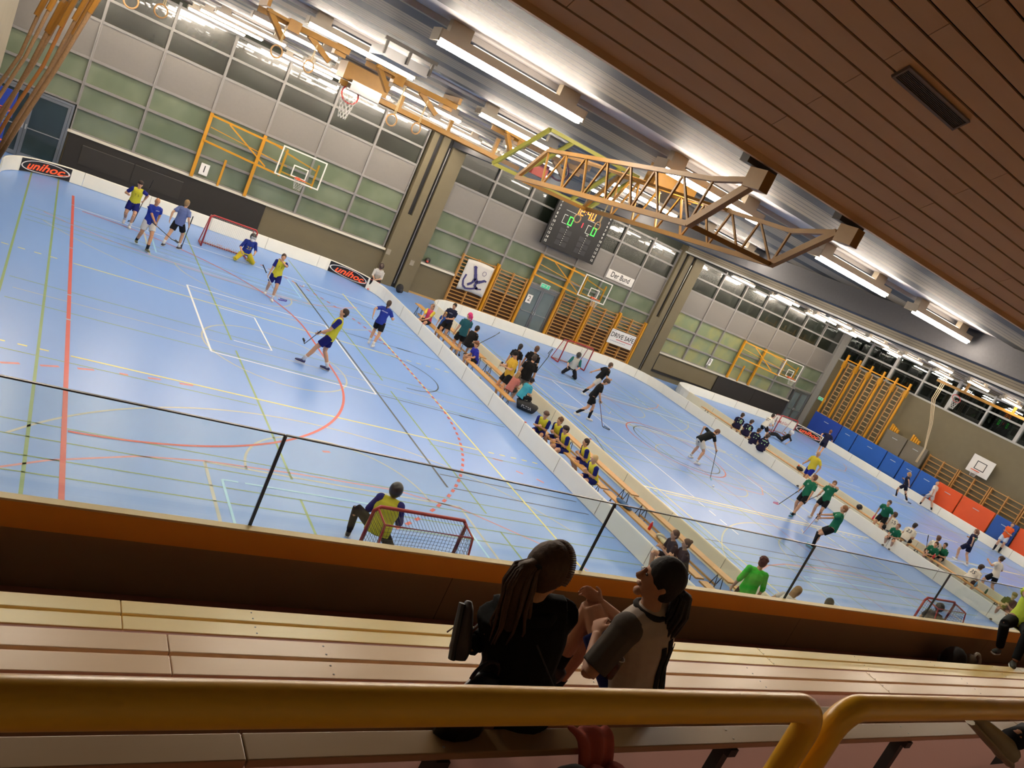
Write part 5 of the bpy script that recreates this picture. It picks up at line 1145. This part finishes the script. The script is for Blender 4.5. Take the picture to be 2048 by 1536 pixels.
for i in range(7):
    t = thing('glass_panel', 'clear glass guard panel on the orange rail, %s from the left' % ORD[i], 'glass panel', (gx[i], RY+.012, 3.1), 0, 'glass guard panels')
    w_ = gx[i+1]-gx[i]; M().bx(.012, w_-.012, -.008, .008, 0, .745).build('pane', gm, t)
    M().bx(.004, w_-.004, -.009, .009, .7455, .755).build('top_edge', mat('#2c3436', .3), t)
    for a in (.002, w_-.010): M().bx(a, a+.008, -.009, .009, 0, .745).build('side_edge', mat('#2c3436', .3), t)
scr = steel('#a8a49c')
def stand_bench(label, y0, z, wd, c1, c2, brd=((0, .0),)):
    t = thing('spectator_bench', label, 'bench', (-4, y0, z), 0, 'stand benches'); pm = plank_mat('bench_'+label[:6], c1, c2, .3, 0, 10., spec=(1.0 if label[0] == 'f' else .4))
    for k in range(2):
        a = k*(wd+.022)
        for s0, s1 in ((0, 5.0), (5.004, 10.9), (10.904, 16.9), (16.904, 22), (22.004, 30)):
            o = M().bx(s0, s1, a, a+wd, -.035, 0).build('board', pm, t); b = o.modifiers.new('b', 'BEVEL'); b.width = .005; b.segments = 2
    m = M()
    x = .6
    while x < 28:
        s_ = M()
        s_.bx(x-.03, x+.03, -.01, wd*2+.03, -.08, -.036).bx(x-.025, x+.025, .02, .08, -.48, -.08); s_.build('support', mat('#1c1a18', .6), t)
        for k in range(2):
            for d in (.03, wd-.03): m.ell((x, k*(wd+.022)+d, .0005), (.006, .006, .003), None, 6, 4)
        x += 1.72
    m.build('screws', scr, t)
stand_bench('front row cream bench of two planks along the parapet', 3.82, 2.915, .117, '#fbdb92', '#ffe39e')
stand_bench('middle row pale bench of two planks behind the front row', 2.82, 3.477, .121, '#e0c29c', '#e8cca8')
stand_bench('rear row bench of two planks the two spectators sit on', 1.885, 3.95, .117, '#8e7452', '#987e5a')
# yellow tubular handrails
hr = mat('#f2b830', .3, 0, .05, 6.)
def rail(label, pts, feet):
    t = thing('handrail', label, 'handrail', (0, 0, 0), 0, 'yellow handrails')
    M().tube(pts, .0385, 20).build('tube', hr, t, smooth=True)
    for f in feet: M().tube([(f[0], f[1], f[2]), (f[0], f[1], f[2]+.012)], .07, 16).build('foot_plate', hr, t)
    return t
HZ = 4.985; zf = 4.0
def bend(cx, z, sgn, n=8, r=.09):
    return [(cx-sgn*r+sgn*r*sin(i*pi/2/n), 1.0, z-r+r*cos(i*pi/2/n)) for i in range(n+1)]
xe = 2.115
rail('long yellow tubular handrail crossing the whole foreground, bent down at its right end', [(-4, 1.0, HZ)]+bend(xe, HZ, 1)+[(xe, 1.0, zf)], [(xe, 1.0, zf)])
xs = 2.245
b2 = [(2*xs-p[0]+.0, p[1], p[2]) for p in bend(xs, HZ, 1)]
rail('second yellow tubular handrail starting at the lower right', [(xs, 1.0, zf)]+b2[::-1]+[(9, 1.0, HZ)], [(xs, 1.0, zf)])

# ---- the two spectators on the rear bench
ray_at = lambda u, v, d: Vector(tuple(x*d for x in ray(u, v)))+Vector((0, 0, CAMH))
L_ = person('woman in black hoodie seen from behind, long brown ponytail, one leg crossed', (1124, 1097), 20, 1.64, 'sit', az=76, female=True, shirt='#101012', shorts='#0e0e10', legs='long', hair='#4a3524', style='short', shoe='#4a403c', vox=.009,
            slv=1.85, lean=2, side=-15, bulk=1.2, hairvol=1.14, base=3.51, p=(0, 0, .53), RFw=ray_at(942, 1290, 3.2), RFp=(1, .8, .0), LF=(.14, .4), LFp=(.6, 1, .2), footup=(1, -.1, .1), sole='#262322', LHw=ray_at(1036, 1228, 3.45), RH=(.14, .4, .68), head=(-62, 6, 0), sock=('#141416', .2), footdir=(-.1, .45, .9))
def head_local(P, x, y, z):
    H = P['loc']['HR']; return P['loc']['hc']+(H @ Vector((x, y, z)))*P['s']
def add_pony(P, pts, col, r0=.045, name='ponytail', n=26, spread=.02):
    pts = [Vector(p) for p in pts]; m = M()
    m.tube(pts, [r0*.6, r0, r0*1.15, r0, r0*.7, r0*.2][:len(pts)] if len(pts) <= 6 else r0, 12)
    for i in range(n):
        a = random.uniform(0, 6.28); q = []
        for j, p in enumerate(pts):
            f = j/(len(pts)-1); rr_ = r0*(.7+.5*sin(pi*f))+spread*f*random.uniform(.2, 1.4)
            q.append(p+Vector((cos(a)*rr_, sin(a)*rr_*.8, random.uniform(-.006, .006))))
        m.tube(q, [.009, .01, .01, .009, .007, .003][:len(q)], 5)
    o = m.build(name, mat(col, .6, 0, .3, 90., .3, 0., .4), P['root'], smooth=True)
    c = M(); c.torus(pts[0], r0*.62, .012); c.build('hair_tie', mat('#121214', .7), P['root']); return o
hl = lambda x, y, z: head_local(L_, x, y, z)
nb = hl(0, -.125, .03); Z_ = lambda p, x, y, z: p+Vector((x, y, z))
add_pony(L_, [nb, hl(0, -.165, .0), Z_(hl(0, -.17, 0), 0, -.01, -.07), Z_(hl(0, -.15, 0), .0, -.03, -.15), Z_(hl(0, -.12, 0), -.0, -.04, -.24), Z_(hl(0, -.1, 0), -.01, -.03, -.33)], '#4e3826', .042, n=40, spread=.035)
m = M()
for i in range(44):
    a = -1.9+3.8*i/43; pts = []
    for j in range(7):
        e = .15+1.45*j/6   # strands swept from the hairline to the tie at the back of the head
        k_ = sin(pi*min(1, e/1.6)*.5+.0)
        x = .1*sin(a)*cos(e*.95); y = .045-.165*sin(e*.62)*1.05; z = .03+.118*cos(a)*cos(e*.95)
        pts.append(hl(x, y, z))
    m.tube(pts, .005, 4)
m.build('hair_strands', mat('#5a4230', .55, 0, .3, 90.), L_['root'], smooth=True)
m = M(); lc = L_['loc']; c_ = lc['pel']+lc['U']*.43
m.tube([lc['N']-lc['U']*.03+lc['Rt']*x*.1-lc['Fw']*(.085 if abs(x) < .9 else .03) for x in (-1, -.5, 0, .5, 1)], .028, 8); m.build('collar', cloth('#141416'), L_['shirt'], smooth=True)
m = M(); m.tube([lc['pel']+lc['Rt']*(.17-.03*i)*1.0-lc['Fw']*(.15+.004*i)+lc['U']*(.05+.055*i) for i in range(7)], .004, 5); m.build('piping', mat('#2c2c30', .6), L_['shirt'])
lace = M(); an = L_['loc']['leg'][1][2]; lace.tube([an+Vector((-.02, .02, .03)), an+Vector((.01, .02, .1)), an+Vector((.02, .03, .14))], .005, 5).tube([an+Vector((-.05, .03, -.01)), an+Vector((-.08, .06, .02)), an+Vector((-.1, .05, .0))], .004, 5); lace.build('shoe_laces', mat('#8a5a44', .7), L_['root'])

R_ = person('woman in pale grey raglan shirt with dark stripes, dark ponytail, in profile facing left', (1344, 1120), 40, 1.67, 'sit', az=104, female=True, shirt='#b3a69a', sleeve='#544e48', shorts='#16235e', hair='#191413', style='short', shoe='#3a3230', skin='#c09074', vox=.009,
            slv=.85, lean=4, side=-20, sole='#4a4642', bulk=1.1, hairvol=1.06, base=3.51, p=(0, 0, .53), LF=(-.05, .4, .34), LFp=(-.1, .8, 1), RF=(.12, .45), LHw=ray_at(1194, 1268, 3.72), LHp=(-.4, .1, -.9), RH=(-.05, .34, .78), head=(48, -2, 0), sock=('#141416', .2))
hr_ = lambda x, y, z: head_local(R_, x, y, z)
lr = R_['loc']; br = lr['N']-lr['Fw']*.13
add_pony(R_, [hr_(0, -.105, -.015), hr_(.0, -.145, -.035), hr_(0, -.16, -.12), hr_(.0, -.15, -.22), hr_(.01, -.13, -.33), hr_(.0, -.11, -.42)], '#1c1615', .038, n=22, spread=.02)
m = M()
def back(x, u, e=0.): return lr['pel']+lr['U']*u+lr['Rt']*x-lr['Fw']*((.156-abs(x)**2*1.8)+e)
for x0, u1 in ((-.01, .34), (.045, .36), (.095, .30)):
    q = []; n_ = 8
    for i in range(n_+1):
        u = -.08+(u1+.08)*i/n_; w_ = .016; q += [back(x0-w_, u, .006-.012*abs(i-4)/8), back(x0+w_, u, .006-.012*abs(i-4)/8)]
    m.add(q, [(2*i, 2*i+1, 2*i+3, 2*i+2) for i in range(n_)])
o = m.build('stripes', cloth('#17171a'), R_['shirt']); sw = o.modifiers.new('w', 'SHRINKWRAP'); sw.target = R_['shirt']; sw.offset = .006; sm = o.modifiers.new('s', 'SOLIDIFY'); sm.thickness = .004; sm.offset = 0
m = M(); m.torus(lr['N']-lr['U']*.005, .072, .014, None, 18, 7); m.build('collar', cloth('#2a2624'), R_['shirt'], smooth=True)
m = M(); m.ell(hr_(0, .098, -.018), (.013, .026, .02), lr['HR'], 8, 6).tube([hr_(0, .088, .03), hr_(0, .102, 0), hr_(0, .118, -.022)], [.008, .01, .011], 8).ell(hr_(0, .09, -.055), (.022, .012, .01), lr['HR'], 8, 6).ell(hr_(0, .078, -.095), (.026, .022, .02), lr['HR'], 8, 6); m.build('face_profile', mat('#b98a6e', .6), R_['root'], smooth=True)
h_, kn, an = lr['leg'][-1]
mid = h_.lerp(kn, .42); up = Vector((0, 0, 1)); d_ = (kn-h_).normalized(); nn = d_.cross(up).normalized()
m = M(); put_text(m, 'JAKO', .06, lambda x, y: mid-nn*(.105)-d_*x*1.0-Vector((0, 0, y)) if False else mid+nn*.108*(1 if nn.y < 0 else -1)+d_*(-x)+Vector((0, 0, 1))*(-y)); o = m.build('print', mat('#c8c4bc', .6), R_['root'])
def cup(label, c, h, r, liquid=None):
    t = thing('plastic_cup', label, 'cup', c); m = M(); n = 20
    for z, rr_ in ((0, r*.78), (h, r), (h, r-.002), (.003, r*.78-.002)):
        for i in range(n): m.v.append((rr_*cos(2*pi*i/n), rr_*sin(2*pi*i/n), z))
    for k in range(3):
        for i in range(n): m.f.append((k*n+i, k*n+(i+1) % n, (k+1)*n+(i+1) % n, (k+1)*n+i)); m.m.append(0)
    m.f.append(tuple(range(n-1, -1, -1))); m.m.append(0)
    m.build('cup_body', glass_mat('cup_plastic', '#d8d6d2', 1.6, .05) if 'cup_plastic' not in bpy.data.materials else bpy.data.materials['cup_plastic'], t, smooth=False)
    M().torus((0, 0, h), r, .0028, None, 24, 6).build('rim', mat('#d8d4cc', .3), t)
    if liquid: M().tube([(0, 0, .004), (0, 0, h*.6)], [r*.77, r*.88], 18).build('drink', glass_mat('drink', liquid, 1.5, .05), t)
    return t
c = ray_at(1044, 1216, 3.4); cup('clear plastic cup held up left of the woman in the black hoodie', c, .13, .042)
c = ray_at(1214, 1352, 3.6); cup('clear cup half full of yellow drink between the two women', c, .11, .036, '#e0b23c')
t = thing('handbag', 'black shiny handbag standing on the bench left of the woman in the black hoodie', 'bag', (1.86, 2.0, 3.95), .2)
o = M().tube([(0, 0, .01), (0, 0, .12), (.02, 0, .26)], [(.13, .07), (.12, .065), (.07, .03)], 12, xd=(1, 0, 0)).build('bag_body', mat('#141316', .3, 0, .2, 10., .4), t, smooth=True)
M().torus((0, 0, .26), .07, .008, Matrix.Rotation(pi/2, 3, 'X'), 12, 5, 0, pi).build('strap', mat('#1a1518', .4), t); M().bx(-.03, .03, -.075, -.06, .2, .23).build('buckle', steel('#b0aca4'), t)
t = thing('jacket', 'salmon pink jacket hanging over the rear bench between the two women', 'jacket', (2.5, 1.87, 3.97), .1)
m = M(); nx, nz = 10, 12
for i in range(nx+1):
    for j in range(nz+1):
        x = (-.12+.24*i/nx)*(1-.18*j/nz)+.02*sin(j*.8); f = j/nz
        y = .1-.16*min(1, f*3.)+.018*sin(i*1.9+j*.5)-.02*f; z = .03-(.0 if f < .15 else (f-.15)*.55)+.012*sin(i*1.3)
        m.v.append((x, y, z))
for i in range(nx):
    for j in range(nz): a = i*(nz+1)+j; m.f.append((a, a+1, a+nz+2, a+nz+1)); m.m.append(0)
o = m.build('cloth', cloth('#a8554a'), t, smooth=True); sd = o.modifiers.new('s', 'SOLIDIFY'); sd.thickness = .02; sb = o.modifiers.new('b', 'SUBSURF'); sb.levels = 1; sb.render_levels = 1
m = M(); m.tube([(-.05, -.1, -.02), (-.06, -.13, -.2), (-.03, -.12, -.38)], [.045, .04, .035], 10).tube([(.06, -.1, -.02), (.05, -.12, -.18), (.07, -.11, -.36)], [.045, .04, .035], 10); m.build('sleeve', cloth('#9c4c42'), o, smooth=True)
t = thing('rucksack', 'dark rucksack standing behind the rear bench below the yellow handrail', 'bag', (2.3, 1.74, 3.51)); M().ell((0, 0, .24), (.16, .11, .25)).build('pack', mat('#17161a', .8, 0, .2, 8., .4), t, smooth=True); M().torus((0, -.1, .26), .09, .012, Matrix.Rotation(pi/2, 3, 'X'), 12, 5).build('strap', mat('#222026', .7), t)
# person on the parapet at the right edge
person('person in yellow-green top and black trousers at the right edge, feet on the bench', None, 0, 1.78, 'sit', pos=Vector((13.1, 4.42, 2.82)), az=196, shirt='#a8b83c', shorts='#111114', legs='long', hair='#2a2420', shoe='#3c3c3a', skin='#8a6048', vox=.014,
       p=(0, -.22, .58), lean=-22, LF=(-.22, .32, .16), RF=(.02, .05, .14), LH=(-.3, .62, 1.2), RH=(.0, .5, 1.0), slv=.6)
# foot of a neighbour reaching in at the lower right
an = ray_at(2022, 1478, 3.25)
person('person at lower right of whom only a beige trainer and black sock show', None, 0, 1.76, 'sit', pos=Vector((an.x+.77, an.y-.16, an.z-.645)), az=168, shirt='#2c2c30', shorts='#1c1c20', hair='#2a2420', shoe='#8a7f66', skin='#a87c62', sock=('#1b1c22', .45), vox=.009,
       p=(0, -.05, .6), lean=-5, RF=(.0, .78, .64), LF=(-.25, .45, .3), footdir=(.44, .83, .36), footup=(.05, -.39, .91), sole='#9a8f78')
# rucksack and shoes by the parapet
q = aty(1905, 1322, 4.45)
t = thing('rucksack', 'dark rucksack with white straps on the floor against the parapet at the right', 'bag', (q.x, 4.4, 2.5)); M().ell((-.15, 0, .2), (.22, .16, .22)).build('pack', mat('#1b1414', .8, 0, .4, 7., .4), t, smooth=True); M().ell((.25, -.03, .17), (.14, .12, .18)).build('pouch', mat('#5a4a3a', .8), t, smooth=True)
M().torus((.42, -.05, .25), .12, .022, Matrix.Rotation(1.2, 3, 'X'), 14, 6).build('strap', mat('#b8b4b0', .7), t)
t = thing('plastic_wrapper', 'crumpled clear plastic cup lying on the floor below the rear bench', 'litter', (2.1, 2.3, 3.51)); M().tube([(-.06, 0, .03), (0, .01, .035), (.07, 0, .03)], [.03, .034, .026], 9).build('plastic', glass_mat('wrapper', '#c8c0ba', 1.8, .1), t)

M().bx(-4, 34, -2.3, -2.1, 3.0, 13).build('wall_stand_bounce', mat('#b8a68c', .8), **ST)  # unseen rear wall, added to bounce hall light back onto the stand
